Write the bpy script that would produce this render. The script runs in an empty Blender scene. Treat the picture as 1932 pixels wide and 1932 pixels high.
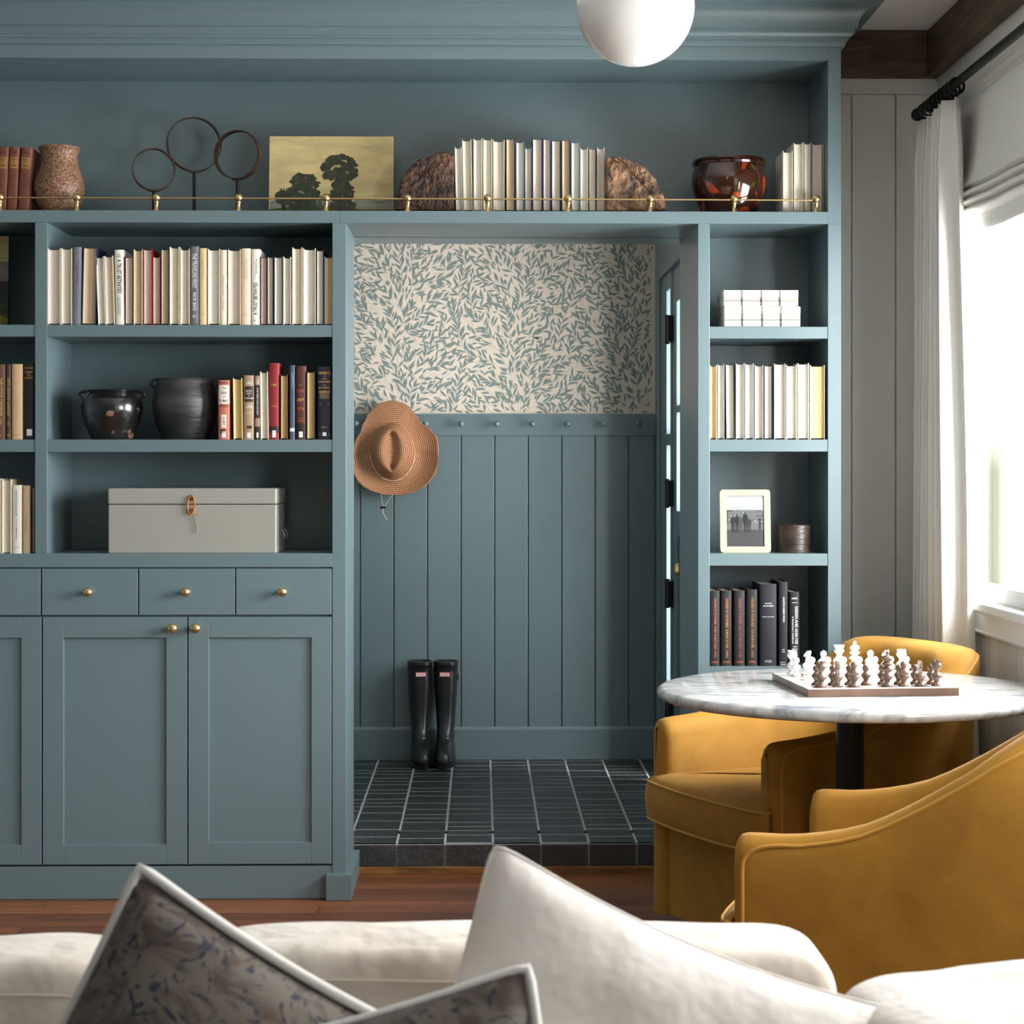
import bpy, bmesh, math, random
from mathutils import Vector, Matrix
PI = math.pi
SC = bpy.context.scene
COL = SC.collection

# ------------------------------------------------------------ camera, world, light, exposure
FPX, CX, HY, YAW, EYE = 3600.0, 966.0, 888.0, 0.0161, 1.345
cam_data = bpy.data.cameras.new('camera')
cam_data.sensor_fit = 'HORIZONTAL'; cam_data.sensor_width = 36.0
cam_data.lens = FPX / 1932 * 36.0
cam_data.shift_y = -(966 - HY) / 1932
cam_data.clip_start = 0.05
cam_data.dof.use_dof = True; cam_data.dof.focus_distance = 5.7; cam_data.dof.aperture_fstop = 11
cam = bpy.data.objects.new('camera', cam_data); COL.objects.link(cam)
cam.location = (0, 0, EYE); cam.rotation_euler = (PI / 2, 0, -YAW)
SC.camera = cam

SC.view_settings.view_transform = 'Standard'
SC.view_settings.look = 'None'
SC.view_settings.gamma = 1.0
SC.view_settings.use_curve_mapping = False
SC.view_settings.exposure = 0.0
SC.cycles.max_bounces = 8
SC.cycles.diffuse_bounces = 5
SC.cycles.transparent_max_bounces = 12
SC.cycles.sample_clamp_indirect = 6

world = bpy.data.worlds.new('world'); SC.world = world; world.use_nodes = True
wn = world.node_tree.nodes; wl = world.node_tree.links
bg = wn['Background']
wtc = wn.new('ShaderNodeTexCoord'); wsep = wn.new('ShaderNodeSeparateXYZ'); wr = wn.new('ShaderNodeValToRGB')
wl.new(wtc.outputs['Generated'], wsep.inputs[0]); wl.new(wsep.outputs[2], wr.inputs[0])
wr.color_ramp.elements[0].position = 0.0; wr.color_ramp.elements[0].color = (.30, .34, .22, 1)
wr.color_ramp.elements[1].position = .04; wr.color_ramp.elements[1].color = (.93, .97, 1.0, 1)
e = wr.color_ramp.elements.new(0.015); e.color = (.62, .68, .55, 1)
wl.new(wr.outputs[0], bg.inputs[0]); bg.inputs[1].default_value = 2.2

def area(name, loc, rot, sx, sy, power, color=(1, 1, 1), spread=PI):
    d = bpy.data.lights.new(name, 'AREA'); d.shape = 'RECTANGLE'; d.size = sx; d.size_y = sy
    d.energy = power; d.color = color; d.spread = spread
    o = bpy.data.objects.new(name, d); COL.objects.link(o); o.location = loc; o.rotation_euler = rot
    return o
# daylight standing outside each window (the windows are all in the right-hand wall, x = 1.53)
area('daylight_front_window', (2.05, 5.15, 1.62), (0, PI/2, 0), 1.1, 1.5, 235, (.93, .97, 1.0))
area('daylight_middle_window', (2.00, 2.9, 1.65), (0, PI/2, 0), 1.0, 1.6, 125, (.96, .98, 1.0))
area('daylight_near_window', (2.00, 0.3, 1.55), (0, PI/2, 0), 1.0, 1.6, 14, (.93, .97, 1.0))
area('daylight_hall_door', (1.45, 6.95, 1.25), (0, math.radians(90), math.radians(-24)), 1.7, .9, 150, (.95, .98, 1.0))

# ------------------------------------------------------------ pixel ray -> point on the plane y = Y
def P(px, py, Y):
    xn = (px - CX) / FPX; s, c = math.sin(YAW), math.cos(YAW)
    t = Y / (c - xn * s)
    return Vector((t * (s + xn * c), Y, EYE + t * (HY - py) / FPX))
def PX(px, Y=6.0): return P(px, HY, Y).x
def PZ(py, Y=6.0, px=850): return P(px, py, Y).z

# ------------------------------------------------------------ materials
def srgb(r, g, b):
    f = lambda v: (v / 255 / 12.92) if v / 255 <= .04045 else ((v / 255 + .055) / 1.055) ** 2.4
    return (f(r), f(g), f(b))
MC = {}
def mat(name, col, rough=.5, metal=0, noise=0, nscale=8, col2=None, bump=0, bscale=60, coat=0, sheen=0,
        lo=.35, hi=.65, detail=4, stretch=None, trans=0, subs=0, bdist=.01, spec=None):
    if name in MC: return MC[name]
    m = bpy.data.materials.new(name); m.use_nodes = True; nt = m.node_tree; b = nt.nodes['Principled BSDF']
    b.inputs['Base Color'].default_value = (*col, 1); b.inputs['Roughness'].default_value = rough
    b.inputs['Metallic'].default_value = metal
    if coat: b.inputs['Coat Weight'].default_value = coat; b.inputs['Coat Roughness'].default_value = .06
    if sheen:
        b.inputs['Sheen Weight'].default_value = sheen; b.inputs['Sheen Roughness'].default_value = .4
        b.inputs['Sheen Tint'].default_value = (*[min(1, c * 2 + .25) for c in col], 1)
    if spec is not None: b.inputs['Specular IOR Level'].default_value = spec
    if trans: b.inputs['Transmission Weight'].default_value = trans
    if subs: b.inputs['Subsurface Weight'].default_value = subs; b.inputs['Subsurface Radius'].default_value = (.01, .01, .01)
    tc = nt.nodes.new('ShaderNodeTexCoord'); vec = tc.outputs['Object']
    if stretch:
        mp = nt.nodes.new('ShaderNodeMapping'); mp.inputs['Scale'].default_value = stretch
        nt.links.new(vec, mp.inputs[0]); vec = mp.outputs[0]
    if col2:
        n = nt.nodes.new('ShaderNodeTexNoise'); n.inputs['Scale'].default_value = nscale; n.inputs['Detail'].default_value = detail
        n.inputs['Distortion'].default_value = noise
        nt.links.new(vec, n.inputs['Vector'])
        r = nt.nodes.new('ShaderNodeValToRGB'); r.color_ramp.elements[0].position = lo; r.color_ramp.elements[1].position = hi
        r.color_ramp.elements[0].color = (*col, 1); r.color_ramp.elements[1].color = (*col2, 1)
        nt.links.new(n.outputs['Fac'], r.inputs[0]); nt.links.new(r.outputs[0], b.inputs['Base Color'])
    if bump:
        n2 = nt.nodes.new('ShaderNodeTexNoise'); n2.inputs['Scale'].default_value = bscale; n2.inputs['Detail'].default_value = 3
        nt.links.new(vec, n2.inputs['Vector'])
        bp = nt.nodes.new('ShaderNodeBump'); bp.inputs['Strength'].default_value = bump; bp.inputs['Distance'].default_value = bdist
        nt.links.new(n2.outputs['Fac'], bp.inputs['Height']); nt.links.new(bp.outputs[0], b.inputs['Normal'])
    MC[name] = m; return m

PAINT = mat('blue_green_paint', srgb(97, 116, 120), .36, bump=.03, bscale=14, spec=.9)
GREY = mat('warm_grey_paint', srgb(218, 215, 207), .55, bump=.03, bscale=25)
WHITEPAINT = mat('window_white_paint', srgb(205, 206, 202), .45)
CEIL = mat('ceiling_paint', srgb(224, 222, 218), .8)
BRASS = mat('brushed_brass', srgb(212, 184, 130), .34, 1, bump=.04, bscale=200)
BLACKM = mat('black_iron', (.012, .012, .012), .42, .6)
RUST = mat('rusted_iron', (.02, .012, .010), .5, .5, col2=(.075, .038, .024), nscale=25)
BEAM = mat('dark_beam_wood', srgb(72, 60, 46), .75, col2=srgb(108, 86, 62), nscale=4, stretch=(1, 1, 9), bump=.3, bscale=20, noise=1)
VELVET = mat('mustard_velvet', srgb(148, 101, 20), .8, col2=srgb(170, 122, 32), nscale=7, lo=.3, hi=.75, sheen=.2, bump=.08, bscale=30, noise=.6)
PIPE = mat('mustard_piping', srgb(182, 130, 44), .75, sheen=.5)
LINEN = mat('white_linen', srgb(210, 200, 190), .9, col2=srgb(222, 214, 206), nscale=9, sheen=.15, bump=.35, bscale=11, bdist=.03)
LINEN2 = mat('cream_linen', srgb(200, 188, 174), .9, col2=srgb(214, 204, 192), nscale=6, sheen=.15, bump=.35, bscale=9, bdist=.04)
CLOTHW = mat('curtain_linen', srgb(228, 226, 220), .9, bump=.06, bscale=150)
INK = mat('black_ink', (.015, .015, .015), .6)
GOLDINK = mat('gold_ink', srgb(190, 150, 80), .45)
ORANGEINK = mat('copper_ink', srgb(176, 92, 52), .5)
WHITEINK = mat('white_ink', srgb(225, 225, 220), .6)

def node_mat(name):
    m = bpy.data.materials.new(name); m.use_nodes = True
    return m, m.node_tree.nodes, m.node_tree.links, m.node_tree.nodes['Principled BSDF']

def floor_material():
    m, N, L, b = node_mat('oak_boards')
    tc = N.new('ShaderNodeTexCoord'); br = N.new('ShaderNodeTexBrick')
    br.inputs['Color1'].default_value = (*srgb(146, 88, 52), 1); br.inputs['Color2'].default_value = (*srgb(98, 54, 32), 1)
    br.inputs['Mortar'].default_value = (.01, .006, .004, 1); br.inputs['Scale'].default_value = 1
    br.inputs['Mortar Size'].default_value = .0012; br.inputs['Brick Width'].default_value = 1.35; br.inputs['Row Height'].default_value = .083
    br.offset = .37; L.new(tc.outputs['Object'], br.inputs['Vector'])
    mp = N.new('ShaderNodeMapping'); mp.inputs['Scale'].default_value = (1.5, 22, 1); L.new(tc.outputs['Object'], mp.inputs[0])
    n = N.new('ShaderNodeTexNoise'); n.inputs['Scale'].default_value = 3; n.inputs['Detail'].default_value = 6; L.new(mp.outputs[0], n.inputs['Vector'])
    mx = N.new('ShaderNodeMixRGB'); mx.blend_type = 'MULTIPLY'; mx.inputs[0].default_value = .7
    r = N.new('ShaderNodeValToRGB'); r.color_ramp.elements[0].position = .3; r.color_ramp.elements[0].color = (.45, .4, .38, 1); r.color_ramp.elements[1].position = .7; r.color_ramp.elements[1].color = (1.25, 1.2, 1.1, 1)
    L.new(n.outputs['Fac'], r.inputs[0]); L.new(br.outputs['Color'], mx.inputs[1]); L.new(r.outputs[0], mx.inputs[2])
    L.new(mx.outputs[0], b.inputs['Base Color']); b.inputs['Roughness'].default_value = .38
    return m
def tile_material(name, c1, c2, spk):
    m, N, L, b = node_mat(name)
    tc = N.new('ShaderNodeTexCoord'); n = N.new('ShaderNodeTexNoise'); n.inputs['Scale'].default_value = 380; n.inputs['Detail'].default_value = 2
    L.new(tc.outputs['Object'], n.inputs['Vector'])
    r = N.new('ShaderNodeValToRGB'); r.color_ramp.elements[0].position = spk; r.color_ramp.elements[0].color = (*c1, 1)
    r.color_ramp.elements[1].position = spk + .08; r.color_ramp.elements[1].color = (*c2, 1)
    L.new(n.outputs['Fac'], r.inputs[0]); L.new(r.outputs[0], b.inputs['Base Color'])
    n2 = N.new('ShaderNodeTexNoise'); n2.inputs['Scale'].default_value = 9; n2.inputs['Detail'].default_value = 8; L.new(tc.outputs['Object'], n2.inputs['Vector'])
    bp = N.new('ShaderNodeBump'); bp.inputs['Strength'].default_value = .6; bp.inputs['Distance'].default_value = .02
    bp2 = N.new('ShaderNodeBump'); bp2.inputs['Strength'].default_value = .8; bp2.inputs['Distance'].default_value = .003
    L.new(n2.outputs['Fac'], bp.inputs['Height']); L.new(n.outputs['Fac'], bp2.inputs['Height']); L.new(bp.outputs[0], bp2.inputs['Normal']); L.new(bp2.outputs[0], b.inputs['Normal'])
    b.inputs['Roughness'].default_value = .33; b.inputs['Specular IOR Level'].default_value = .8
    return m
def marble_material():
    m, N, L, b = node_mat('white_marble')
    tc = N.new('ShaderNodeTexCoord'); mp = N.new('ShaderNodeMapping'); mp.inputs['Rotation'].default_value = (0, 0, .5); mp.inputs['Scale'].default_value = (4, 10, 4)
    L.new(tc.outputs['Object'], mp.inputs[0])
    n = N.new('ShaderNodeTexNoise'); n.inputs['Scale'].default_value = 1.6; n.inputs['Detail'].default_value = 5; n.inputs['Distortion'].default_value = 1.2; n.inputs['Roughness'].default_value = .62
    L.new(mp.outputs[0], n.inputs['Vector'])
    r = N.new('ShaderNodeValToRGB'); r.color_ramp.elements[0].position = .46; r.color_ramp.elements[0].color = (*srgb(196, 194, 190), 1)
    r.color_ramp.elements[1].position = .68; r.color_ramp.elements[1].color = (*srgb(118, 120, 126), 1)
    L.new(n.outputs['Fac'], r.inputs[0]); L.new(r.outputs[0], b.inputs['Base Color']); b.inputs['Roughness'].default_value = .12
    return m
def pillow_print():
    m, N, L, b = node_mat('block_printed_linen')
    tc = N.new('ShaderNodeTexCoord')
    n0 = N.new('ShaderNodeTexNoise'); n0.inputs['Scale'].default_value = 5; n0.inputs['Detail'].default_value = 2; L.new(tc.outputs['Object'], n0.inputs['Vector'])
    mx0 = N.new('ShaderNodeMixRGB'); mx0.inputs[0].default_value = .2; L.new(tc.outputs['Object'], mx0.inputs[1]); L.new(n0.outputs['Color'], mx0.inputs[2])
    w = N.new('ShaderNodeTexNoise'); w.inputs['Scale'].default_value = 24; w.inputs['Distortion'].default_value = 1.8; w.inputs['Detail'].default_value = 3
    L.new(mx0.outputs[0], w.inputs['Vector'])
    r = N.new('ShaderNodeValToRGB'); r.color_ramp.elements[0].position = .42; r.color_ramp.elements[0].color = (*srgb(78, 64, 54), 1); r.color_ramp.elements[1].position = .56; r.color_ramp.elements[1].color = (*srgb(104, 94, 84), 1)
    L.new(w.outputs['Fac'], r.inputs[0])
    n = N.new('ShaderNodeTexNoise'); n.inputs['Scale'].default_value = 34; n.inputs['Detail'].default_value = 1.5; n.inputs['Distortion'].default_value = 2.8; L.new(tc.outputs['Object'], n.inputs['Vector'])
    r2 = N.new('ShaderNodeValToRGB'); r2.color_ramp.elements[0].position = .585; r2.color_ramp.elements[1].position = .64; L.new(n.outputs['Fac'], r2.inputs[0])
    mx = N.new('ShaderNodeMixRGB'); L.new(r2.outputs[0], mx.inputs[0]); L.new(r.outputs[0], mx.inputs[1]); mx.inputs[2].default_value = (*srgb(38, 44, 56), 1)
    L.new(mx.outputs[0], b.inputs['Base Color']); b.inputs['Roughness'].default_value = .9; b.inputs['Sheen Weight'].default_value = .15
    return m
def straw_material():
    m, N, L, b = node_mat('woven_straw')
    tc = N.new('ShaderNodeTexCoord'); w = N.new('ShaderNodeTexWave'); w.wave_type = 'RINGS'; w.rings_direction = 'Y'; w.inputs['Scale'].default_value = 38; w.inputs['Distortion'].default_value = .4
    L.new(tc.outputs['Object'], w.inputs['Vector'])
    v = N.new('ShaderNodeTexNoise'); v.inputs['Scale'].default_value = 170; L.new(tc.outputs['Object'], v.inputs['Vector'])
    mx = N.new('ShaderNodeMixRGB'); mx.inputs[0].default_value = .5; L.new(w.outputs['Color'], mx.inputs[1]); L.new(v.outputs['Color'], mx.inputs[2])
    r = N.new('ShaderNodeValToRGB'); r.color_ramp.elements[0].position = .3; r.color_ramp.elements[0].color = (*srgb(118, 72, 46), 1); r.color_ramp.elements[1].position = .7; r.color_ramp.elements[1].color = (*srgb(204, 148, 106), 1)
    L.new(mx.outputs[0], r.inputs[0]); L.new(r.outputs[0], b.inputs['Base Color'])
    bp = N.new('ShaderNodeBump'); bp.inputs['Strength'].default_value = .5; bp.inputs['Distance'].default_value = .003; L.new(mx.outputs[0], bp.inputs['Height']); L.new(bp.outputs[0], b.inputs['Normal'])
    b.inputs['Roughness'].default_value = .7
    return m
def page_mat(name, c):
    if name in MC: return MC[name]
    m, N, L, b = node_mat(name)
    tc = N.new('ShaderNodeTexCoord'); mp = N.new('ShaderNodeMapping'); mp.inputs['Scale'].default_value = (420, 3, 1.5); L.new(tc.outputs['Object'], mp.inputs[0])
    n = N.new('ShaderNodeTexNoise'); n.inputs['Scale'].default_value = 1; n.inputs['Detail'].default_value = 2; L.new(mp.outputs[0], n.inputs['Vector'])
    r = N.new('ShaderNodeValToRGB'); r.color_ramp.elements[0].position = .3; r.color_ramp.elements[0].color = (*[v * .88 for v in c], 1); r.color_ramp.elements[1].position = .6; r.color_ramp.elements[1].color = (*c, 1)
    L.new(n.outputs['Fac'], r.inputs[0]); L.new(r.outputs[0], b.inputs['Base Color']); b.inputs['Roughness'].default_value = .85
    MC[name] = m; return m
FLOORM = floor_material()
TILE = tile_material('black_glazed_tile', (.008, .009, .010), (.22, .23, .24), .62)
TILER = tile_material('black_riser_tile', (.012, .012, .012), (.22, .21, .19), .66)
GROUT = mat('pale_grout', srgb(168, 168, 165), .9, bump=.3, bscale=200)
MARBLE = marble_material(); PRINT = pillow_print(); STRAW = straw_material()
def glass_material():
    m, N, L, b = node_mat('window_glass')
    b.inputs['Base Color'].default_value = (1, 1, 1, 1); b.inputs['Roughness'].default_value = 0
    t = N.new('ShaderNodeBsdfTransparent'); g = N.new('ShaderNodeBsdfGlossy'); g.inputs['Roughness'].default_value = .02
    lw = N.new('ShaderNodeLayerWeight'); f = N.new('ShaderNodeMath'); f.operation = 'POWER'; L.new(lw.outputs['Facing'], f.inputs[0]); f.inputs[1].default_value = 6; mx = N.new('ShaderNodeMixShader')
    L.new(f.outputs[0], mx.inputs[0]); L.new(t.outputs[0], mx.inputs[1]); L.new(g.outputs[0], mx.inputs[2])
    L.new(mx.outputs[0], N['Material Output'].inputs[0]); return m
GLASS = glass_material()

# ------------------------------------------------------------ mesh helpers
class MB:
    def __init__(s): s.v = []; s.f = []; s.m = []; s.mats = []; s.cur = 0
    def use(s, m):
        if m not in s.mats: s.mats.append(m)
        s.cur = s.mats.index(m); return s
    def add(s, vs, fs, T=None):
        o = len(s.v)
        s.v += [tuple(T @ Vector(p)) if T else tuple(p) for p in vs]
        s.f += [tuple(i + o for i in f) for f in fs]; s.m += [s.cur] * len(fs); return s
    def box(s, x0, y0, z0, x1, y1, z1, T=None):
        x0, x1 = sorted((x0, x1)); y0, y1 = sorted((y0, y1)); z0, z1 = sorted((z0, z1))
        return s.add([(x0, y0, z0), (x1, y0, z0), (x1, y1, z0), (x0, y1, z0), (x0, y0, z1), (x1, y0, z1), (x1, y1, z1), (x0, y1, z1)],
                     [(0, 3, 2, 1), (4, 5, 6, 7), (0, 1, 5, 4), (1, 2, 6, 5), (2, 3, 7, 6), (3, 0, 4, 7)], T)
    def lathe(s, prof, n=32, c=(0, 0, 0), T=None, sx=1, sy=1):
        vs = []; fs = []; k = len(prof)
        for j in range(n):
            a = 2 * PI * j / n
            for r, z in prof: vs.append((c[0] + r * math.cos(a) * sx, c[1] + r * math.sin(a) * sy, c[2] + z))
        for j in range(n):
            q = (j + 1) % n
            for i in range(k - 1): fs.append((j * k + i, q * k + i, q * k + i + 1, j * k + i + 1))
        if prof[0][0] > 1e-6: fs.append(tuple(j * k for j in reversed(range(n))))
        if prof[-1][0] > 1e-6: fs.append(tuple(j * k + k - 1 for j in range(n)))
        return s.add(vs, fs, T)
    def loft(s, rings, closed=True, cap=True, T=None, loop=False):
        n = len(rings[0]); vs = [p for r in rings for p in r]; fs = []
        R_ = len(rings)
        for i in range(R_ if loop else R_ - 1):
            i2 = (i + 1) % R_
            for j in range(n if closed else n - 1):
                q = (j + 1) % n; fs.append((i * n + j, i * n + q, i2 * n + q, i2 * n + j))
        if cap and closed and not loop:
            fs.append(tuple(reversed(range(n)))); fs.append(tuple((R_ - 1) * n + j for j in range(n)))
        return s.add(vs, fs, T)
    def tube(s, pts, r, n=8, loop=False, T=None, cap=True):
        pts = [Vector(p) for p in pts]; rings = []; N_ = len(pts); up = None
        for i, p in enumerate(pts):
            a = pts[(i - 1) % N_] if (loop or i > 0) else p
            b = pts[(i + 1) % N_] if (loop or i < N_ - 1) else p
            d = (b - a).normalized()
            if up is None: up = Vector((0, 0, 1)) if abs(d.z) < .9 else Vector((1, 0, 0))
            u = (up - d * up.dot(d))
            if u.length < 1e-4: u = Vector((0, 1, 0)) - d * d.y
            u.normalize(); w = d.cross(u); up = u
            rr = r[i] if isinstance(r, (list, tuple)) else r
            rings.append([tuple(p + u * math.cos(2 * PI * k / n) * rr + w * math.sin(2 * PI * k / n) * rr) for k in range(n)])
        return s.loft(rings, True, cap, T, loop)
    def prism(s, out, y0, y1, T=None):       # outline in (x, z), extruded along y
        n = len(out); vs = [(x, y0, z) for x, z in out] + [(x, y1, z) for x, z in out]
        fs = [tuple(range(n)), tuple(reversed(range(n, 2 * n)))] + [((i + 1) % n, i, i + n, (i + 1) % n + n) for i in range(n)]
        return s.add(vs, fs, T)
    def grid(s, f, nu, nv, cu=False, cv=False, T=None, flip=False):
        vs = [f(i / (nu if cu else nu - 1), j / (nv if cv else nv - 1)) for i in range(nu) for j in range(nv)]; fs = []
        for i in range(nu if cu else nu - 1):
            for j in range(nv if cv else nv - 1):
                a, b, c, d = i * nv + j, ((i + 1) % nu) * nv + j, ((i + 1) % nu) * nv + (j + 1) % nv, i * nv + (j + 1) % nv
                fs.append((a, d, c, b) if flip else (a, b, c, d))
        return s.add(vs, fs, T)
    def build(s, name, m=None, parent=None, smooth=False, bevel=0, bseg=2, angle=35, subsurf=0, org=None, fix=True):
        me = bpy.data.meshes.new(name)
        vs = s.v
        if org is not None: vs = [(x - org[0], y - org[1], z - org[2]) for x, y, z in vs]
        me.from_pydata(vs, [], s.f)
        ms = s.mats if s.mats else [m]
        for q in ms: me.materials.append(q)
        if s.mats: me.polygons.foreach_set('material_index', s.m)
        if fix:
            bm = bmesh.new(); bm.from_mesh(me); bmesh.ops.recalc_face_normals(bm, faces=bm.faces); bm.to_mesh(me); bm.free()
        me.update()
        if smooth:
            me.polygons.foreach_set('use_smooth', [True] * len(me.polygons))
            if smooth != 'all' : me.set_sharp_from_angle(angle=math.radians(angle))
        o = bpy.data.objects.new(name, me); COL.objects.link(o)
        if org is not None: o.location = org
        if parent: o.parent = parent
        if bevel:
            b = o.modifiers.new('bevel', 'BEVEL'); b.width = bevel; b.segments = bseg; b.limit_method = 'ANGLE'; b.angle_limit = math.radians(40)
        if subsurf:
            q = o.modifiers.new('sub', 'SUBSURF'); q.levels = subsurf; q.render_levels = subsurf
        return o
def box(name, x0, y0, z0, x1, y1, z1, m, parent=None, bevel=.0015, org=None):
    return MB().box(x0, y0, z0, x1, y1, z1).build(name, m, parent, bevel=bevel, org=org)
def thing(name, label, cat, loc=(0, 0, 0), rot=(0, 0, 0), group=None):
    o = bpy.data.objects.new(name, None); COL.objects.link(o); o.location = loc; o.rotation_euler = rot
    o.empty_display_size = .05
    o['label'] = label; o['category'] = cat
    if group: o['group'] = group
    return o
def tag(o, label, cat, group=None):
    o['label'] = label; o['category'] = cat
    if group: o['group'] = group
    return o
def struct(o): o['kind'] = 'structure'; return o
def smoothstep(a, b, x):
    t = max(0, min(1, (x - a) / (b - a))); return t * t * (3 - 2 * t)
_tc = {}
def text_geo(txt):
    if txt in _tc: return _tc[txt]
    cu = bpy.data.curves.new('t', 'FONT'); cu.body = txt; cu.resolution_u = 2; cu.offset = .012; cu.align_x = 'CENTER'
    o = bpy.data.objects.new('t', cu); COL.objects.link(o)
    dg = bpy.context.evaluated_depsgraph_get(); me = bpy.data.meshes.new_from_object(o.evaluated_get(dg))
    vs = [tuple(v.co) for v in me.vertices]; fs = [tuple(p.vertices) for p in me.polygons]
    bpy.data.objects.remove(o); bpy.data.curves.remove(cu); bpy.data.meshes.remove(me)
    x0 = min(v[0] for v in vs); x1 = max(v[0] for v in vs); y0 = min(v[1] for v in vs); y1 = max(v[1] for v in vs)
    vs = [((v[0] - x0) / (x1 - x0), (v[1] - y0) / (y1 - y0)) for v in vs]
    _tc[txt] = (vs, fs); return _tc[txt]
def text_on(mb, txt, x0, x1, z0, z1, y, way='across'):
    vs, fs = text_geo(txt); out = []
    for a, b in vs:
        if way == 'across': out.append((x0 + a * (x1 - x0), y, z0 + b * (z1 - z0)))
        elif way == 'down': out.append((x0 + b * (x1 - x0), y, z1 - a * (z1 - z0)))
        else: out.append((x1 - b * (x1 - x0), y, z0 + a * (z1 - z0)))
    mb.add(out, fs)

# ============================================================ THE SETTING
F = 6.0                                   # front plane of the built-in
BK = 6.36                                 # front of its back panel
RW = 1.53                                 # right-hand wall
CZ = 2.818                                # ceiling height
LW = -3.0; NW = -1.6                      # left wall, wall behind the sofa
XL, XR = PX(653), PX(1317)                # doorway between the two bookcases
ZH = PZ(421)                              # underside of the header
Z398 = PZ(398)
TILEZ = .10
HB = 8.25                                 # rear wall of the hall
HX = .752                                 # right wall of the hall
struct(box('floor', LW - .1, NW - .1, -.12, RW + .12, 6.5, 0, FLOORM, bevel=0))
struct(box('ceiling', LW - .1, NW - .1, CZ, RW + .12, 6.55, CZ + .1, CEIL, bevel=0))
struct(box('wall_left', LW - .12, NW - .1, 0, LW, 6.55, CZ, PAINT, bevel=0))
struct(box('wall_near', LW - .1, NW - .12, 0, RW + .12, NW, CZ, PAINT, bevel=0))
w = MB().use(GREY)
w.box(LW, 6.40, 0, XL - .018, 6.55, CZ); w.box(XR + .014, 6.40, 0, RW + .12, 6.55, CZ); w.box(XL - .018, 6.40, ZH + .0185, XR + .014, 6.55, CZ)
struct(w.build('wall_back'))
# grey panelling to the right of the bookcase
BX1 = PX(1587)
p = MB(); zt = PZ(178, 6.39, 1680); zb = PZ(150, 6.39, 1680)
p.box(BX1, 6.378, zt, RW, 6.40, zb + .02)
gx = [BX1, PX(1607, 6.385), PX(1690, 6.385), RW]
for a, b in zip(gx[:-1], gx[1:]): p.box(a + .0022, 6.386, .14, b - .0022, 6.40, zt - .0015)
struct(p.build('wall_panelling', GREY, bevel=.0015))
struct(box('baseboard_back', BX1 + .002, 6.372, 0, RW - .002, 6.399, .14, GREY))
# right wall with its three windows
WIN = [(4.35, 5.94, .95, 2.45), (2.0, 3.75, .95, 2.45), (-.55, 1.2, .95, 2.45)]
w = MB(); ys = [NW - .1]
for a, b, _, _ in sorted(WIN): ys += [a, b]
ys.append(6.40)
for i in range(0, len(ys), 2): w.box(RW, ys[i], 0, RW + .05, ys[i + 1], CZ)
for a, b, z0, z1 in WIN: w.box(RW, a, 0, RW + .05, b, z0); w.box(RW, a, z1, RW + .05, b, CZ)
struct(w.build('wall_right', GREY))
# vertical boards on the right wall below the sills and between windows
b_ = MB(); y = 6.36
while y > 1.8:
    y0 = y - .098
    b_.box(RW - .012, y0 + .002, .14, RW - .0005, y - .002, .845 if y0 < 5.95 else 2.52)
    if y0 < 5.95: b_.box(RW - .006, y0 + .002, 2.47, RW - .0005, y - .002, 2.60)
    y = y0
struct(b_.build('wall_boards', GREY, bevel=.0012))
struct(box('baseboard_right', RW - .02, NW, 0, RW - .0005, 6.37, .14, GREY))
for i, (a, b, z0, z1) in enumerate(WIN, 1):
    fr = MB(); x0, x1 = RW + .008, RW + .042
    fr.box(x0, a, z0, x1, a + .045, z1); fr.box(x0, b - .045, z0, x1, b, z1); fr.box(x0, a + .045, z0, x1, b - .045, z0 + .05)
    fr.box(x0, a + .045, z1 - .05, x1, b - .045, z1); m_ = (a + b) / 2
    fr.box(x0 + .005, m_ - .02, z0 + .05, x1, m_ + .02, z1 - .05)
    fr.box(RW - .018, b, z0 + .0, RW - .0005, b + .055, z1 + .06) if i > 1 else fr.box(RW - .0125, b, z0 + .0, RW - .0005, b + .02, z1 + .06)
    fr.box(RW - .018, a - .055, z0, RW - .0005, a, z1 + .06)
    wo = struct(fr.build('window_%d' % i, WHITEPAINT, bevel=.003))
    MB().box(x0 + .014, a + .046, z0 + .051, x0 + .018, b - .046, z1 - .051).build('window_pane', GLASS, wo)
    s = MB(); s.box(RW - .045, a - .08, z0 - .028, RW - .0005, b + .06, z0)
    s.build('window_sill', WHITEPAINT, wo, bevel=.005)
    s = MB(); s.box(RW - .022, a - .06, z0 - .085, RW - .0125, b + .045, z0 - .028)
    s.loft([[(RW - .0125, yy, z0 - .105), (RW - .028, yy, z0 - .098), (RW - .032, yy, z0 - .09), (RW - .022, yy, z0 - .085), (RW - .0125, yy, z0 - .085)] for yy in (a - .06, b + .045)])
    s.build('window_apron', GREY, wo, bevel=.001)
# dark ceiling beams boxed round the room
struct(box('trim_1', BX1 - .1, 6.352, zb, 1.492, 6.398, CZ - .0005, BEAM, bevel=.004))
struct(box('trim_2', 1.492, NW + .01, zb, RW - .0005, 6.398, CZ - .0005, BEAM, bevel=.004))
st = MB().box(PX(1634, 6.352), 6.3505, zb + .002, PX(1638, 6.352), 6.352, CZ - .03); struct(st.build('trim_3', mat('resin_streak', srgb(112, 72, 36), .6, col2=srgb(70, 48, 28), nscale=30)))

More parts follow.
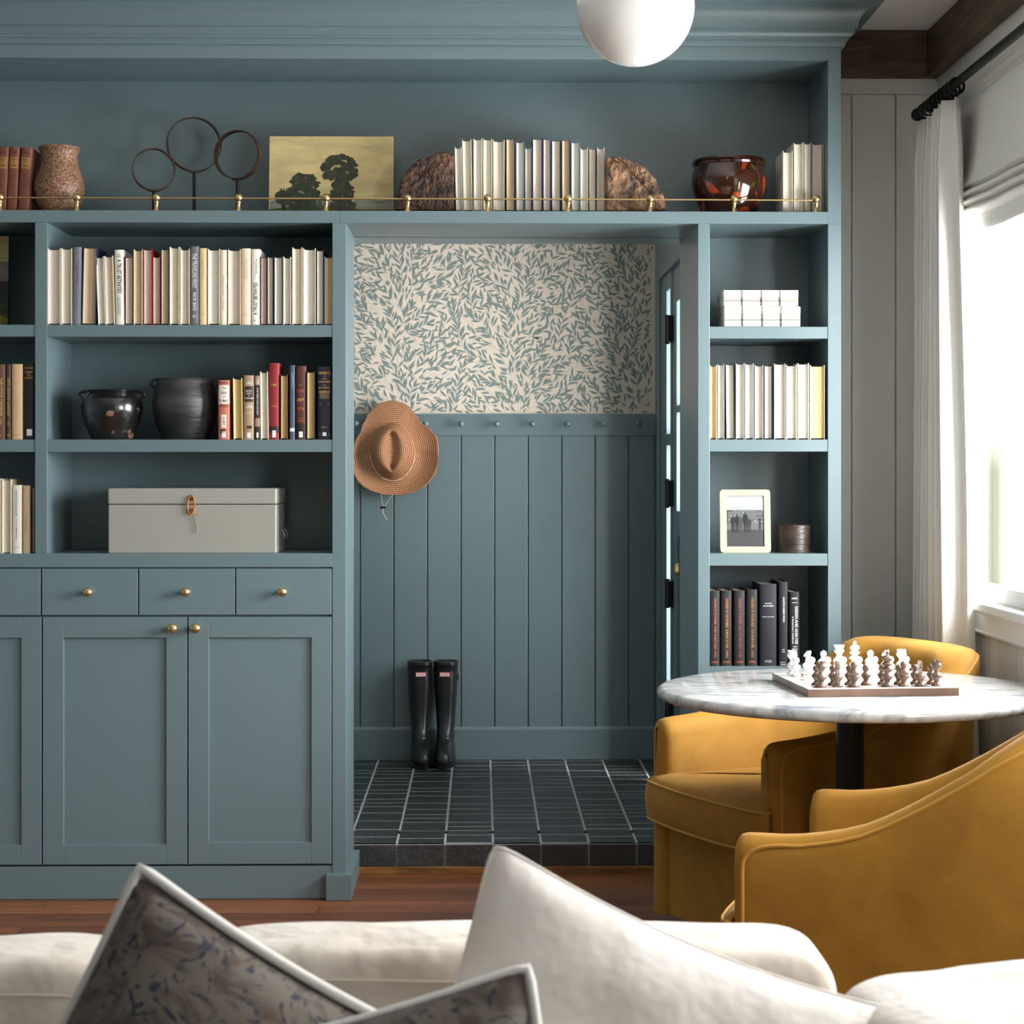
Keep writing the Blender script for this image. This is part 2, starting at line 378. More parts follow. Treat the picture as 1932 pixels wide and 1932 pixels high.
# crown moulding, swept along the front and returned along the side
def zc(py, Y): return PZ(py, Y)
zr = PZ(86)
prof = [(0, zr), (.010, zr), (.013, zc(79, 5.99)), (.013, zc(73, 5.99)), (.020, zc(72, 5.98)), (.020, zc(68, 5.98)), (.027, zc(66, 5.975)), (.034, zc(60, 5.97)), (.034, zc(52, 5.97)), (.042, zc(50, 5.96))]
z0_, z1_ = zc(49, 5.955), CZ - .022
for k in range(9):
    t = k / 8; prof.append((.045 + .060 * (1 - math.cos(t * PI / 2)) , z0_ + (z1_ - z0_) * math.sin(t * PI / 2) if k else z0_))
prof += [(.112, CZ - .020), (.116, CZ - .001), (0, CZ - .001)]
path = [((LW + .002, F), (0, -1)), ((BX1, F), (1, -1)), ((BX1, 6.3515), (1, 0))]
rings = [[(x + nx * o, y + ny * o, z) for o, z in prof] for (x, y), (nx, ny) in path]
struct(MB().loft(rings).build('trim_4', PAINT, smooth=True, angle=28))

# ---------- hall beyond the doorway
t_ = MB().use(GROUT); t_.box(XL - .016, 6.388, .004, XR - .001, 6.60, TILEZ - .0006); t_.box(-.8, 6.55, .004, HX, HB, TILEZ - .0006)
t_.use(TILE)
random.seed(4)
tw = .1605; x = PX(749, 6.388) - tw * 3
cols = []
while x < HX:
    a, b = max(x + .004, -.8), min(x + tw - .004, HX); 
    if b - a > .01:
        off = random.choice([0, .03, .06, .09]); y = 6.388 - off
        first = True
        while y < HB:
            ln = random.choice([.075, .105, .13, .16, .08]) if y > 6.5 else .135
            y0, y1 = max(y + .0048, 6.388), min(y + ln - .0048, HB)
            aa, bb = a, b
            if y0 < 6.56: aa, bb = max(a, XL - .017), min(b, XR - .002)
            if y1 - y0 > .012 and bb - aa > .01:
                dz = random.uniform(-.0002, .0003); t_.box(aa, y0, TILEZ - .005, bb, y1, TILEZ + dz)
            y += ln
    x += tw
t_.use(TILER); x = PX(749, 6.388) - tw * 3
while x < XR:
    a, b = max(x + .003, XL - .016), min(x + tw - .003, XR - .001)
    if b - a > .01: t_.box(a, 6.3795, .024, b, 6.389, TILEZ - .007)
    x += tw
struct(t_.build('floor_hall', bevel=.0004, bseg=1))
struct(box('trim_5', XL - .002, 6.362, 0, XR - .0005, 6.385, .023, mat('threshold_oak', srgb(150, 104, 52), .45, col2=srgb(96, 60, 30), nscale=6, stretch=(1, 6, 6))))
struct(box('wall_hall_left', -.92, 6.55, 0, -.8, HB + .1, 2.6, PAINT, bevel=0))
struct(box('ceiling_hall', -.92, 6.55, 2.55, HX + .12, HB + .12, 2.65, CEIL, bevel=0))
ZR0, ZR1 = PZ(822, HB), PZ(781, HB)        # peg rail band
w = MB().use(PAINT); w.box(-.92, HB, 0, HX + .12, HB + .12, ZR0 - .01)
w.box(-.8, HB - .022, ZR0, HX, HB, ZR1)
zcap = PZ(1370, HB); ZB = TILEZ
x = PX(680, HB) - .1449 * 2; gaps = []
while x < HX: gaps.append(x); x += .1449
ge = [-.8] + [g for g in gaps if g > -.8] + [HX]
for a, b in zip(ge[:-1], ge[1:]):
    if b - a > .01: w.box(a + .0028, HB - .013, zcap - .004, b - .0028, HB, ZR0 + .002)
struct(w.build('wall_hall_back', bevel=.0015))
struct(box('wall_hall_upper', -.92, HB + .004, ZR0 - .01, HX + .12, HB + .12, 2.6, GREY, bevel=0))
bb = MB().box(-.8, HB - .026, ZB - .004, HX, HB - .0131, zcap - .012)
bb.loft([[(xx, HB - .0131, zcap - .012), (xx, HB - .026, zcap - .012), (xx, HB - .020, zcap), (xx, HB - .0131, zcap)] for xx in (-.8, HX)])
struct(bb.build('baseboard_hall', PAINT, bevel=.001))
# wallpaper with a plain leafy sprig pattern
WPB = mat('wallpaper_cream', srgb(222, 205, 188), .8); WPL = mat('wallpaper_leaf', srgb(122, 134, 129), .8); WPS = mat('wallpaper_stem', srgb(150, 160, 154), .8)
wp = MB().use(WPB); wp.box(-.8, HB, ZR1 - .0, HX, HB + .004, 2.55)
rnd = random.Random(11)
def field(x, z):
    a = math.sin(2 * PI * (x + .10) / .50) * 58 + 24 * math.sin(2 * PI * z / .43 + 2.1 * math.sin(2 * PI * x / .5))
    return math.radians(90 + a)
cell = {}; CS = .0125
def key(x, z): return (int(math.floor(x / CS)), int(math.floor(z / CS)))
def near(x, z, r, skip=None):
    kx, kz = key(x, z); q = int(r / CS) + 1
    for i in range(-q, q + 1):
        for j in range(-q, q + 1):
            for (a, b, i_) in cell.get((kx + i, kz + j), ()):
                if i_ != skip and (a - x) ** 2 + (b - z) ** 2 < r * r: return True
    return False
def put(x, z, i_): cell.setdefault(key(x, z), []).append((x, z, i_))
def leaf(x, z, a, L, W_):
    wp.use(WPL); ca, sa = math.cos(a), math.sin(a); pts = []
    bend = rnd.uniform(-.12, .12) * L
    for t, wv in ((0, 0), (.14, .38), (.32, .85), (.5, 1), (.7, .72), (.86, .36), (1, 0)):
        pts.append((t, wv))
    up = [(t * L, wv * W_ / 2 + bend * 4 * t * (1 - t)) for t, wv in pts]; dn = [(t * L, -wv * W_ / 2 + bend * 4 * t * (1 - t)) for t, wv in pts[1:-1]]
    out = up + dn[::-1]
    yl = HB - .0004 - rnd.random() * .0006; wp.add([(x + u * ca - v * sa, yl, z + u * sa + v * ca) for u, v in out], [tuple(range(len(out)))])
def inb(x, z): return -.79 < x < HX - .012 and ZR1 + .004 < z < 2.50
def try_leaf(x, z, a, L, W_, sid):
    pr = [(x + math.cos(a) * L * t, z + math.sin(a) * L * t) for t in (.35, .6, .8, 1.0)]
    if not all(inb(*q) for q in pr): return False
    if any(near(q[0], q[1], .0049) for q in pr): return False
    leaf(x + math.cos(a) * .003, z + math.sin(a) * .003, a, L, W_)
    for q in pr: put(q[0], q[1], -1)
    return True
def stem_line(pts, wd):
    wp.use(WPS)
    for (x0, z0), (x1, z1) in zip(pts[:-1], pts[1:]):
        d = math.hypot(x1 - x0, z1 - z0) or 1; nx, nz = -(z1 - z0) / d * wd, (x1 - x0) / d * wd
        wp.add([(x0 - nx, HB - .0002, z0 - nz), (x1 - nx, HB - .0002, z1 - nz), (x1 + nx, HB - .0002, z1 + nz), (x0 + nx, HB - .0002, z0 + nz)], [(0, 1, 2, 3)])
sid = 0
for trial in range(5000):
    x, z = rnd.uniform(-.79, HX - .01), rnd.uniform(ZR1, 2.5)
    if near(x, z, .009): continue
    sid += 1; pts = [(x, z)]; pend = []; side = 1; cx_, cz_ = x, z
    for k in range(rnd.randint(8, 26)):
        a = field(cx_, cz_) + .25 * math.sin(sid * 1.7 + k * .25)
        nx_, nz_ = cx_ + math.cos(a) * .0085, cz_ + math.sin(a) * .0085
        if not inb(nx_, nz_) or near(nx_, nz_, .0058, sid): break
        cx_, cz_ = nx_, nz_; pts.append((cx_, cz_)); pend.append((cx_, cz_, a))
    if len(pts) < 4: continue
    stem_line(pts, .0009)
    for q in pts: put(q[0], q[1], sid)
    for k, (qx, qz, a) in enumerate(pend):
        if k % 3 != 2:
            L = rnd.uniform(.038, .056)
            for sgn in ((side,) if k % 4 else (side, -side)):
                aa = a + sgn * math.radians(rnd.uniform(26, 46))
                pr = [(qx + math.cos(aa) * L * t, qz + math.sin(aa) * L * t) for t in (.45, .7, 1.0)]
                if all(inb(*q) for q in pr) and not any(near(q[0], q[1], .0047) for q in pr):
                    leaf(qx, qz, aa, L, rnd.uniform(.0088, .0115))
                    for q in pr: put(q[0], q[1], -1)
            side = -side
    try_leaf(pts[-1][0], pts[-1][1], a, .04, .010, sid)
for trial in range(26000):
    x, z = rnd.uniform(-.79, HX - .01), rnd.uniform(ZR1, 2.5)
    if near(x, z, .0042): continue
    a = field(x, z) + rnd.choice((-1, 1)) * math.radians(rnd.uniform(10, 48)); try_leaf(x, z, a, rnd.uniform(.022, .04), rnd.uniform(.007, .010), -2)
struct(wp.build('wallpaper', fix=False))
# right wall of the hall with the glazed door
DZ = PZ(528, 8.03, 1244) ; ds0, ds1 = 6.62, 8.01
w = MB().use(PAINT); w.box(HX, 6.55, 0, HX + .12, ds0, 2.6); w.box(HX, ds1, 0, HX + .12, HB + .1, 2.6); w.box(HX, ds0, DZ, HX + .12, ds1, 2.6)
struct(w.build('wall_hall_right'))
def YH(px): return HX * FPX / (px - 907.5)
y_a, y_b, y_c, y_d = YH(1256), YH(1263.5), YH(1272), YH(1285)
fr = MB(); X0, X1 = HX + .002, HX + .055
fr.box(X0 - .012, ds1 - .02, TILEZ, X0 + .02, ds1 + .05, DZ + .05)                 # casing
fr.box(X0 - .012, ds0 - .05, DZ - .005, X0 + .02, ds1 - .02, DZ + .05)
fr.box(X0, y_a, TILEZ, X1, ds1 - .02, DZ - .005)
fr.box(X0, y_b, TILEZ, X1, y_b - .035, DZ - .005)
fr.box(X0, y_b, PZ(545, 7.67), X1, y_a, DZ - .005)
fr.box(X0, y_b, PZ(840, 7.67), X1, y_a, PZ(818, 7.67)); fr.box(X0, y_b, TILEZ, X1, y_a, TILEZ + .06)
d2 = struct(fr.build('door_frame', PAINT, bevel=.003))
MB().box(X0 + .02, y_b, TILEZ + .06, X0 + .025, y_a, PZ(545, 7.67)).build('sidelight_pane', GLASS, d2)
dr = MB(); zT, zM, zL = PZ(567, YH(1274)), PZ(770, YH(1278)), PZ(965, YH(1278)); e0 = ds0 + .01; e1 = y_b - .037; X0 += .006; X1 -= .006
dr.box(X0, y_c, TILEZ + .01, X1, e1, DZ - .01); dr.box(X0, e0, TILEZ + .01, X1, e0 + .11, DZ - .01)
dr.box(X0, e0 + .11, zT, X1, y_c, DZ - .01); dr.box(X0, e0 + .11, zM - .014, X1, y_c, zM + .014)
dr.box(X0, e0 + .11, zL - .10, X1, y_c, zL); dr.box(X0 + .012, e0 + .11, TILEZ + .1, X1, y_c, zL - .10); dr.box(X0, e0 + .11, TILEZ + .01, X1, y_c, TILEZ + .1)
dr.add([(X0 + .003, y_c - .02, TILEZ + .1), (X0 + .003, y_c - .12, TILEZ + .1), (X0 + .003, e0 + .12, zL - .1), (X0 + .003, e0 + .22, zL - .1),
        (X0 + .014, y_c - .02, TILEZ + .1), (X0 + .014, y_c - .12, TILEZ + .1), (X0 + .014, e0 + .12, zL - .1), (X0 + .014, e0 + .22, zL - .1)],
       [(0, 1, 2, 3), (4, 7, 6, 5), (0, 4, 5, 1), (1, 5, 6, 2), (2, 6, 7, 3), (3, 7, 4, 0)])
d1 = struct(dr.build('door_1', PAINT, bevel=.003))
MB().box(X0 + .02, e0 + .11, zL, X0 + .025, y_c, zT).build('door_pane', GLASS, d1)
for py in (621, 931, 1120, 1330):
    zz = PZ(py, 7.58)
    h = MB().box(X0 - .022, y_b - .075, zz - .052, X0 + .0, y_b + .03, zz + .052).tube([(X0 - .020, y_b - .02, zz - .058), (X0 - .020, y_b - .02, zz + .058)], .009)
    h.build('hinge', BLACKM, d1, smooth=True)
kn = MB().lathe([(0, 0), (.022, .001), (.022, .006), (.009, .009), (.009, .025), (.022, .034), (.026, .045), (.018, .056), (0, .06)], 20, T=Matrix.Translation((X0, 6.93, PZ(1075, 6.95))) @ Matrix.Rotation(-PI / 2, 4, 'Y'))
kn.build('door_knob', BRASS, d1, smooth=True)

# ============================================================ THE BUILT-IN
xL0 = PX(-310); xf = [PX(-310), PX(-287), PX(66), PX(89), PX(627), XL]
ZC = PZ(1044); zs = [(PZ(636), PZ(613.5)), (PZ(853), PZ(829.5))]
lb = thing('built_in_bookcase', 'wide blue-green open bookcase standing on the drawer cabinet beside the doorway', 'bookcase', (xf[2], F + .18, ZC))
def bpart(name, x0, y0, z0, x1, y1, z1, par, m=PAINT, bev=.0012):
    o = MB().box(x0, y0, z0, x1, y1, z1).build(name, m, par, bevel=bev, org=tuple(par.location)); o.location = (0, 0, 0); return o
bpart('side_panel', xf[0], F, ZC, xf[1], BK, ZH, lb); bpart('divider', xf[2], F, ZC, xf[3], BK, ZH, lb); bpart('side_panel', xf[4], F, ZC, xf[5], BK, ZH, lb)
bpart('back_panel', xf[0], BK, ZC, xf[5], BK + .012, ZH, lb)
for z0, z1 in zs:
    bpart('shelf', xf[1], F + .002, z0, xf[2], BK, z1, lb); bpart('shelf', xf[3], F + .002, z0, xf[4], BK, z1, lb)
# base cabinet
bc = thing('base_cabinet', 'blue-green cabinet of panelled doors and brass-knobbed drawers under the wide bookcase', 'cabinet', (xf[2], F + .18, 0))
z70, z72, z160, z163, z629 = PZ(1070), PZ(1072.5), PZ(1159.5), PZ(1163.5), PZ(1629)
bpart('countertop', xf[0], F, z70, xf[4], BK, ZC, bc)
bpart('cabinet_body', xf[0], F + .021, .001, xf[4], BK, z70, bc)
bpart('side_stile', xf[4], F, .001, xf[5], BK, ZC, bc)
bpart('plinth', xf[0], F + .003, 0.001, xf[4], F + .021, PZ(1633), bc)
bpart('plinth_block', PX(615, 5.97), F - .03, 0.001, PX(663, 5.97), 6.37, .081, bc)
def knob(par, x, z, y, r=.0145):
    pr = [(0, 0), (.009, 0), (.009, .002), (.0055, .004), (.005, .012), (r * .75, .016), (r, .022), (r * .93, .027), (r * .55, .031), (0, .032)]
    o = MB().lathe(pr, 20, T=Matrix.Rotation(PI / 2, 4, 'X')).build('knob', BRASS, par, smooth=True, angle=50)
    o.location = (x - par.matrix_local.translation.x * 0, y, z); return o
def drawer(x0, x1, kx):
    par = bc; c = Vector(((x0 + x1) / 2, F, (z72 + z160) / 2))
    d = MB().box(x0 - c.x, 0, z160 - c.z, x1 - c.x, .019, z72 - c.z).build('drawer', PAINT, bc, bevel=.0012); d.location = c - bc.location
    if kx is not None: knob(d, kx - c.x, PZ(1116) - c.z, 0)
for a, b, k in ((-103, 76.5, -13), (79, 260, 168), (262.3, 443, 352), (445.4, 625.6, 534)): drawer(PX(a), PX(b), PX(k))
def door(x0, x1, ix0, ix1, iz0, iz1, kx):
    c = Vector(((x0 + x1) / 2, F, (z163 + z629) / 2)); m = MB(); a, b, p0, p1 = x0 - c.x, x1 - c.x, ix0 - c.x, ix1 - c.x
    t, u, q0, q1 = z163 - c.z, z629 - c.z, iz0 - c.z, iz1 - c.z
    m.box(a, 0, u, p0, .019, t); m.box(p1, 0, u, b, .019, t); m.box(p0, 0, q0, p1, .019, t); m.box(p0, 0, u, p1, .019, q1)
    d = m.build('door', PAINT, bc, bevel=.0012); d.location = c - bc.location
    pn = MB().box(p0 - .004, .009, q1 - .004, p1 + .004, .017, q0 + .004).build('door_panel', PAINT, d)
    if kx is not None: knob(d, kx - c.x, PZ(1184) - c.z, 0, .0155)
door(PX(-195), PX(78), PX(-155), PX(40), PZ(1202.5), PZ(1592), PX(-172)); door(PX(80.5), PX(353), PX(120), PX(313.5), PZ(1202.5), PZ(1592), PX(327)); door(PX(355.3), PX(625.6), PX(394), PX(587.5), PZ(1202.5), PZ(1588.5), PX(370.5))
# narrow bookcase right of the doorway
nx = [XR, PX(1339), PX(1562), BX1]
nb = thing('narrow_bookcase', 'tall narrow blue-green bookcase between the doorway and the grey panelled wall', 'bookcase', ((nx[0] + nx[3]) / 2, F + .18, 0))
bpart('side_panel', nx[0], F, 0.001, nx[1], BK, ZH, nb); bpart('side_panel', nx[2], F, 0.001, nx[3], BK + .014, ZH, nb)
bpart('back_panel', nx[1], BK, 0.001, nx[2], BK + .012, ZH, nb)
NZ = [(PZ(638), PZ(615.5)), (PZ(852), PZ(829)), (PZ(1068), PZ(1045)), (PZ(1281), PZ(1258.5))]
for z0, z1 in NZ: bpart('shelf', nx[1], F + .002, z0, nx[2], BK, z1, nb)
bpart('lower_door', nx[1] + .003, F + .002, .1, nx[2] - .003, F + .02, NZ[3][0] - .003, nb); bpart('plinth', nx[1], F + .004, 0.001, nx[2], F + .02, .098, nb)
bpart('jamb_lining', XR, BK, TILEZ + .001, XR + .013, 6.549, ZH - .0005, nb)
# display niche running over everything
un = thing('display_shelf', 'long blue-green display niche running above both bookcases and the doorway', 'shelf', (0, F + .18, ZH))
ztop0, zrail = PZ(111.5), PZ(86)
bpart('shelf', xf[0], F, ZH, PX(640) - .0004, BK, Z398, un); bpart('shelf', PX(640) + .0004, F - .0006, ZH, nx[2] + .0, BK, Z398 , un)
bpart('end_panel', nx[2], F, ZH, nx[3], BK + .014, zrail + .05, un)
bpart('back_panel', xf[0], BK, ZH, nx[2], BK + .012, zrail + .05, un)
bpart('top_rail', xf[0], F, ztop0, nx[2], F + .02, zrail + .05, un)
bpart('soffit', xf[0], F + .02, ztop0, nx[2], BK, ztop0 + .02, un)
bpart('header_lining', XL - .016, BK, ZH, XR, 6.549, ZH + .018, un)
bpart('end_panel', xf[0] - .02, F, ZH, xf[0], BK, zrail + .05, un)
# brass gallery rail
gr = thing('gallery_rail', 'thin brass gallery rail with ball-topped posts along the display shelf edge', 'rail', (0, F + .018, Z398))
yg = F + .018
MB().tube([(PX(-330, yg), 0, PZ(373) - Z398), (PX(1540, yg), 0, PZ(374.5) - Z398)], .0027, 8).build('rail', BRASS, gr, smooth=True)
pp = [(0, 0), (.0105, 0), (.0105, .003), (.0075, .006), (.0062, .014), (.0062, .024), (.0085, .0265), (.0085, .029), (.0062, .0305), (.008, .033)]
R_ = .0132; zc_ = .0430
for k in range(9):
    a = -PI / 2 + .55 + (PI - .55) * k / 8; pp.append((max(R_ * math.cos(a), 0), zc_ + R_ * math.sin(a)))
g0 = MB().lathe(pp, 20).build('rail_post', BRASS, gr, smooth=True, angle=50)
for i, px in enumerate((-155, 0, 145, 295, 450, 615, 769, 920, 1072, 1227, 1385, 1540)):
    o = g0 if i == 0 else g0.copy()
    if i: COL.objects.link(o); o.parent = gr
    o.location = (PX(px, yg), 0, .0)

# ============================================================ BOOKS
PC = {'cream': srgb(214, 203, 184), 'white': srgb(220, 213, 200), 'pink': srgb(216, 200, 185), 'tan': srgb(204, 178, 144), 'gold': srgb(204, 178, 124), 'ivory': srgb(218, 210, 188)}
CC = {'white': (212, 206, 192), 'cream': (210, 198, 170), 'navy': (26, 38, 62), 'red': (150, 26, 30), 'black': (20, 20, 22), 'teal': (86, 124, 132), 'purple': (72, 74, 116),
      'grey': (150, 148, 146), 'dark red': (92, 18, 20), 'brown': (96, 62, 44), 'yellow': (214, 190, 126), 'pale green': (190, 200, 170)}
ORD = ['leftmost', 'second', 'third', 'fourth', 'fifth', 'sixth', 'seventh', 'eighth', 'ninth', 'tenth', 'eleventh', 'twelfth', 'thirteenth', 'fourteenth', 'fifteenth', 'sixteenth',
       'seventeenth', 'eighteenth', 'nineteenth', 'twentieth', 'twenty-first', 'twenty-second', 'twenty-third', 'twenty-fourth', 'twenty-fifth', 'twenty-sixth', 'twenty-seventh', 'twenty-eighth', 'twenty-ninth', 'thirtieth']
def cover_mat(c):
    rgb = CC[c] if isinstance(c, str) else c
    nm = 'cover_%s' % (c.replace(' ', '_') if isinstance(c, str) else '%d_%d_%d' % c)
    return mat(nm, srgb(*rgb), .6, bump=.1, bscale=220, bdist=.002)
def book(x0, x1, top, bot, Y, spine, cover, page='cream', lean=0, label='', group=None, deco=None, d=.15, sd=0):
    """px extents of the face that looks out of the shelf; spine True shows the spine, False the page edges"""
    X0, X1 = PX(x0, Y), PX(x1, Y); W = X1 - X0 - .0008; H = PZ(top, Y) - PZ(bot, Y)
    W_ = W
    if lean: W_ = W / math.cos(lean) - 0; 
    zb_ = bot if isinstance(bot, float) and False else PZ(bot, Y)
    o = thing('book', label, 'book', ((X0 + X1) / 2, Y, zb_), (0, lean, 0), group)
    h = W_ / 2; t = min(.0028, W_ * .1); cm = cover_mat(cover); pm = page_mat('pages_' + page, PC[page])
    if not spine:
        c = MB(); c.box(-h, 0, 0, -h + t, d, H); c.box(h - t, 0, 0, h, d, H); c.box(-h + t, d - t, 0, h - t, d, H)
        c.build('cover', cm, o, bevel=.0006)
        n = 8; out = []
        ww = h - t - .0002
        for k in range(n + 1):
            u = -1 + 2 * k / n; out.append((u * ww, .004 + .0075 * (1 - u * u)))
        pts0 = [(x, y) for x, y in out] + [(ww, d - t - .0004), (-ww, d - t - .0004)]
        zt = H - .0045
        rings = [[(x, y, z) for x, y in pts0] for z in (.004, zt)]
        MB().loft(rings).build('page_block', pm, o, smooth=True, angle=40)
    else:
        n = 8; bul = min(.006, W_ * .16); outer = []; 
        for k in range(n + 1):
            a = -PI / 2 + PI * k / n; outer.append((math.sin(a) * h, bul * (1 - math.cos(a)) ** 1.0))
        oo = outer; ii = [((h - t) * x / h, y + t) for x, y in outer]
        ring = [(-h, d)] + oo + [(h, d), (h - t, d)] + ii[::-1] + [(-h + t, d)]
        MB().loft([[(x, y, z) for x, y in ring] for z in (0, H)]).build('cover', cm, o, smooth=True, angle=50, bevel=.0004, bseg=1)
        ww = h - t - .0002
        MB().loft([[(x, y, z) for x, y in ([(-ww, d - .004)] + [(x * .985, y + .0003) for x, y in ii] + [(ww, d - .004)])] for z in (.003, H - .0035)]).build('page_block', pm, o)
        if deco:
            for item in deco:
                kind = item[0]
                if kind == 'text':
                    _, txt, u0, u1, v0, v1, way, im = item
                    m = MB(); text_on(m, txt, u0 * h, u1 * h, v0 * H, v1 * H, -.0008, way)
                    # wrap lettering on the rounded back
                    m.v = [(x, bul * (1 - math.sqrt(max(0, 1 - (x / h) ** 2))) - .0005, z) for x, y, z in m.v]
                    m.build('spine_title', im, o, fix=False)
                elif kind in ('band', 'sticker'):
                    _, u0, u1, v0, v1, im = item; m = MB(); nn = 8
                    for lay in (.0003,):
                        m.grid(lambda a, b: ((u0 + (u1 - u0) * a) * h, bul * (1 - math.sqrt(max(0, 1 - (u0 + (u1 - u0) * a) ** 2))) - lay, (v0 + (v1 - v0) * b) * H), nn, 2)
                    m.build('spine_band' if kind == 'band' else 'spine_label', im, o, fix=False, smooth='all')
    return o
def row(items, bot, Y, ref, group, d=.15, rev=False):
    n = len(items)
    for i, it in enumerate(items):
        x0, x1, top, sp, cov, pg = it[:6]; ex = it[6] if len(it) > 6 else {}
        look = ex.get('look')
        if not look:
            pw = {'cream': 'cream', 'white': 'white', 'pink': 'pinkish', 'tan': 'tan', 'gold': 'yellowed', 'ivory': 'ivory'}[pg]
            look = '%s-paged book in %s covers' % (pw, cov if isinstance(cov, str) else 'plain')
        k = n - 1 - i if rev else i
        lab = '%s, %s from %s' % (look, 'first' if k == 0 else ORD[k], ref)
        book(x0, x1, top, bot, Y + ex.get('dy', 0), sp, cov, pg, ex.get('lean', 0), lab, group, ex.get('deco'), d)
T = lambda s, v0, v1, way='down', im=INK, u0=-.5, u1=.5: ('text', s, u0, u1, v0, v1, way, im)
STK = mat('call_number_sticker', srgb(222, 222, 218), .7)
def sticker(v0=.03, v1=.13, u0=-.35, u1=.35): return ('sticker', u0, u1, v0, v1, STK)
Q = F + .012
x_ = lambda v: v / 3.01875
A = [(270, 345, 815, 0, 'white', 'pink'), (346, 410, 812, 0, 'cream', 'cream'),
     (412, 462, 807, 1, (118, 120, 130), 'cream', dict(look='lavender grey book with purple spine lettering', lean=.012, deco=[T('The Edge of Dreams', .52, .82, im=mat('purple_ink', srgb(92, 62, 92), .6), u0=-.3, u1=.3), T('Gary R. Renard', .26, .46, im=mat('slate_ink', srgb(104, 106, 122), .6), u0=-.2, u1=.2), T('a', .915, .935, 'across', mat('purple_ink', srgb(92, 62, 92)), -.2, .2)])),
     (464, 545, 806, 0, 'navy', 'tan', dict(lean=.02, look='leaning book with tan page edges and navy covers')),
     (558, 604, 860, 0, 'white', 'white', dict(lean=-.035, look='leaning book with white page edges and white covers')), (603, 655, 856, 0, 'cream', 'cream', dict(lean=-.03, look='leaning book with cream page edges and cream covers')),
     (658, 711, 822, 1, (232, 226, 212), 'cream', dict(look='white spined book lettered black, beside leaning books', lean=-.018, deco=[T('A TRUST BETRAYED', .42, .87, u0=-.42, u1=.5), T('KYE', .925, .94, 'across', INK, -.3, .3), T('BOOKS', .90, .915, 'across', INK, -.4, .4), T('The Untold Story of Camp Lejeune', .12, .37, u0=-.1, u1=.2), T('MIKE MAGNER', .15, .37, u0=-.45, u1=-.25)])),
     (711, 758, 860, 0, 'dark red', 'cream'), (760, 813, 820, 0, 'cream', 'tan'), (815, 867, 816, 0, 'red', 'pink'), (869, 912, 858, 0, 'red', 'cream'),
     (915, 963, 815, 0, 'navy', 'tan'), (965, 1023, 804, 0, 'cream', 'cream'), (1025, 1080, 815, 0, 'cream', 'pink'),
     (1083, 1132, 802, 1, (104, 104, 112), 'cream', dict(look='slate grey book lettered in white', deco=[T('THE TRAVELING FEAST', .47, .91, im=WHITEINK, u0=-.55, u1=.5), T('RICK BASS', .18, .41, im=WHITEINK, u0=-.4, u1=.4), T('8:1', .09, .13, 'across', WHITEINK, -.4, .4)])),
     (1134, 1179, 812, 1, (220, 192, 150), 'tan', dict(look='tan spined book with faint gold lettering', deco=[T('BY BREAD AND ROSES', .6, .86, im=mat('pale_gold_ink', srgb(200, 164, 104), .6), u0=-.15, u1=.2), T('o', .12, .15, 'across', mat('pale_gold_ink', srgb(200, 164, 104)), -.3, .3)])),
     (1182, 1253, 816, 0, 'cream', 'white'),
     (1254, 1293, 822, 1, (232, 222, 196), 'cream', dict(look='slim cream spined book', deco=[T('The Book of Edens', .4, .68, im=mat('olive_ink', srgb(190, 184, 130), .6), u0=-.3, u1=.3), T('Oxenhandler', .2, .34, im=mat('olive_ink', srgb(190, 184, 130)), u0=-.2, u1=.2)])),
     (1297, 1371, 818, 0, 'cream', 'pink'),
     (1373, 1428, 813, 1, (234, 208, 178), 'tan', dict(look='peach spined book with small round emblem', deco=[T('BY BREAD AND ROSES', .6, .86, im=mat('pale_gold_ink', srgb(200, 164, 104)), u0=-.45, u1=-.2), T('ESSAYS AND STORIES', .6, .86, im=mat('pale_gold_ink', srgb(200, 164, 104)), u0=.1, u1=.3), T('o', .12, .15, 'across', mat('pale_gold_ink', srgb(200, 164, 104)), -.3, .2)])),
     (1430, 1482, 817, 1, (236, 230, 216), 'cream', dict(look='white spined book lettered upward in black', deco=[T('A TRUST BETRAYED', .13, .56, 'up', u0=-.5, u1=.42), T('The Untold Story of Camp Lejeune', .62, .84, 'up', u0=-.2, u1=.0), T('MIKE MAGNER', .68, .88, 'up', u0=.15, u1=.35), T('KYE', .05, .065, 'across', INK, -.5, -.0)])),
     (1484, 1519, 860, 0, 'dark red', 'pink'), (1521, 1556, 857, 0, 'black', 'white'), (1559, 1610, 857, 0, 'navy', 'white'), (1612, 1658, 860, 0, 'white', 'cream'),
     (1663, 1723, 806, 0, 'cream', 'cream'), (1725, 1798, 812, 0, 'cream', 'white'), (1801, 1843, 818, 0, 'black', 'white'), (1846, 1898, 857, 0, 'teal', 'tan')]
A = [(x_(a[0]), x_(a[1]), 200 + x_(a[2])) + tuple(a[3:]) for a in A]
row(A, 613.5, Q, 'the doorway, wide upper shelf', 'books on the wide upper shelf', rev=True)
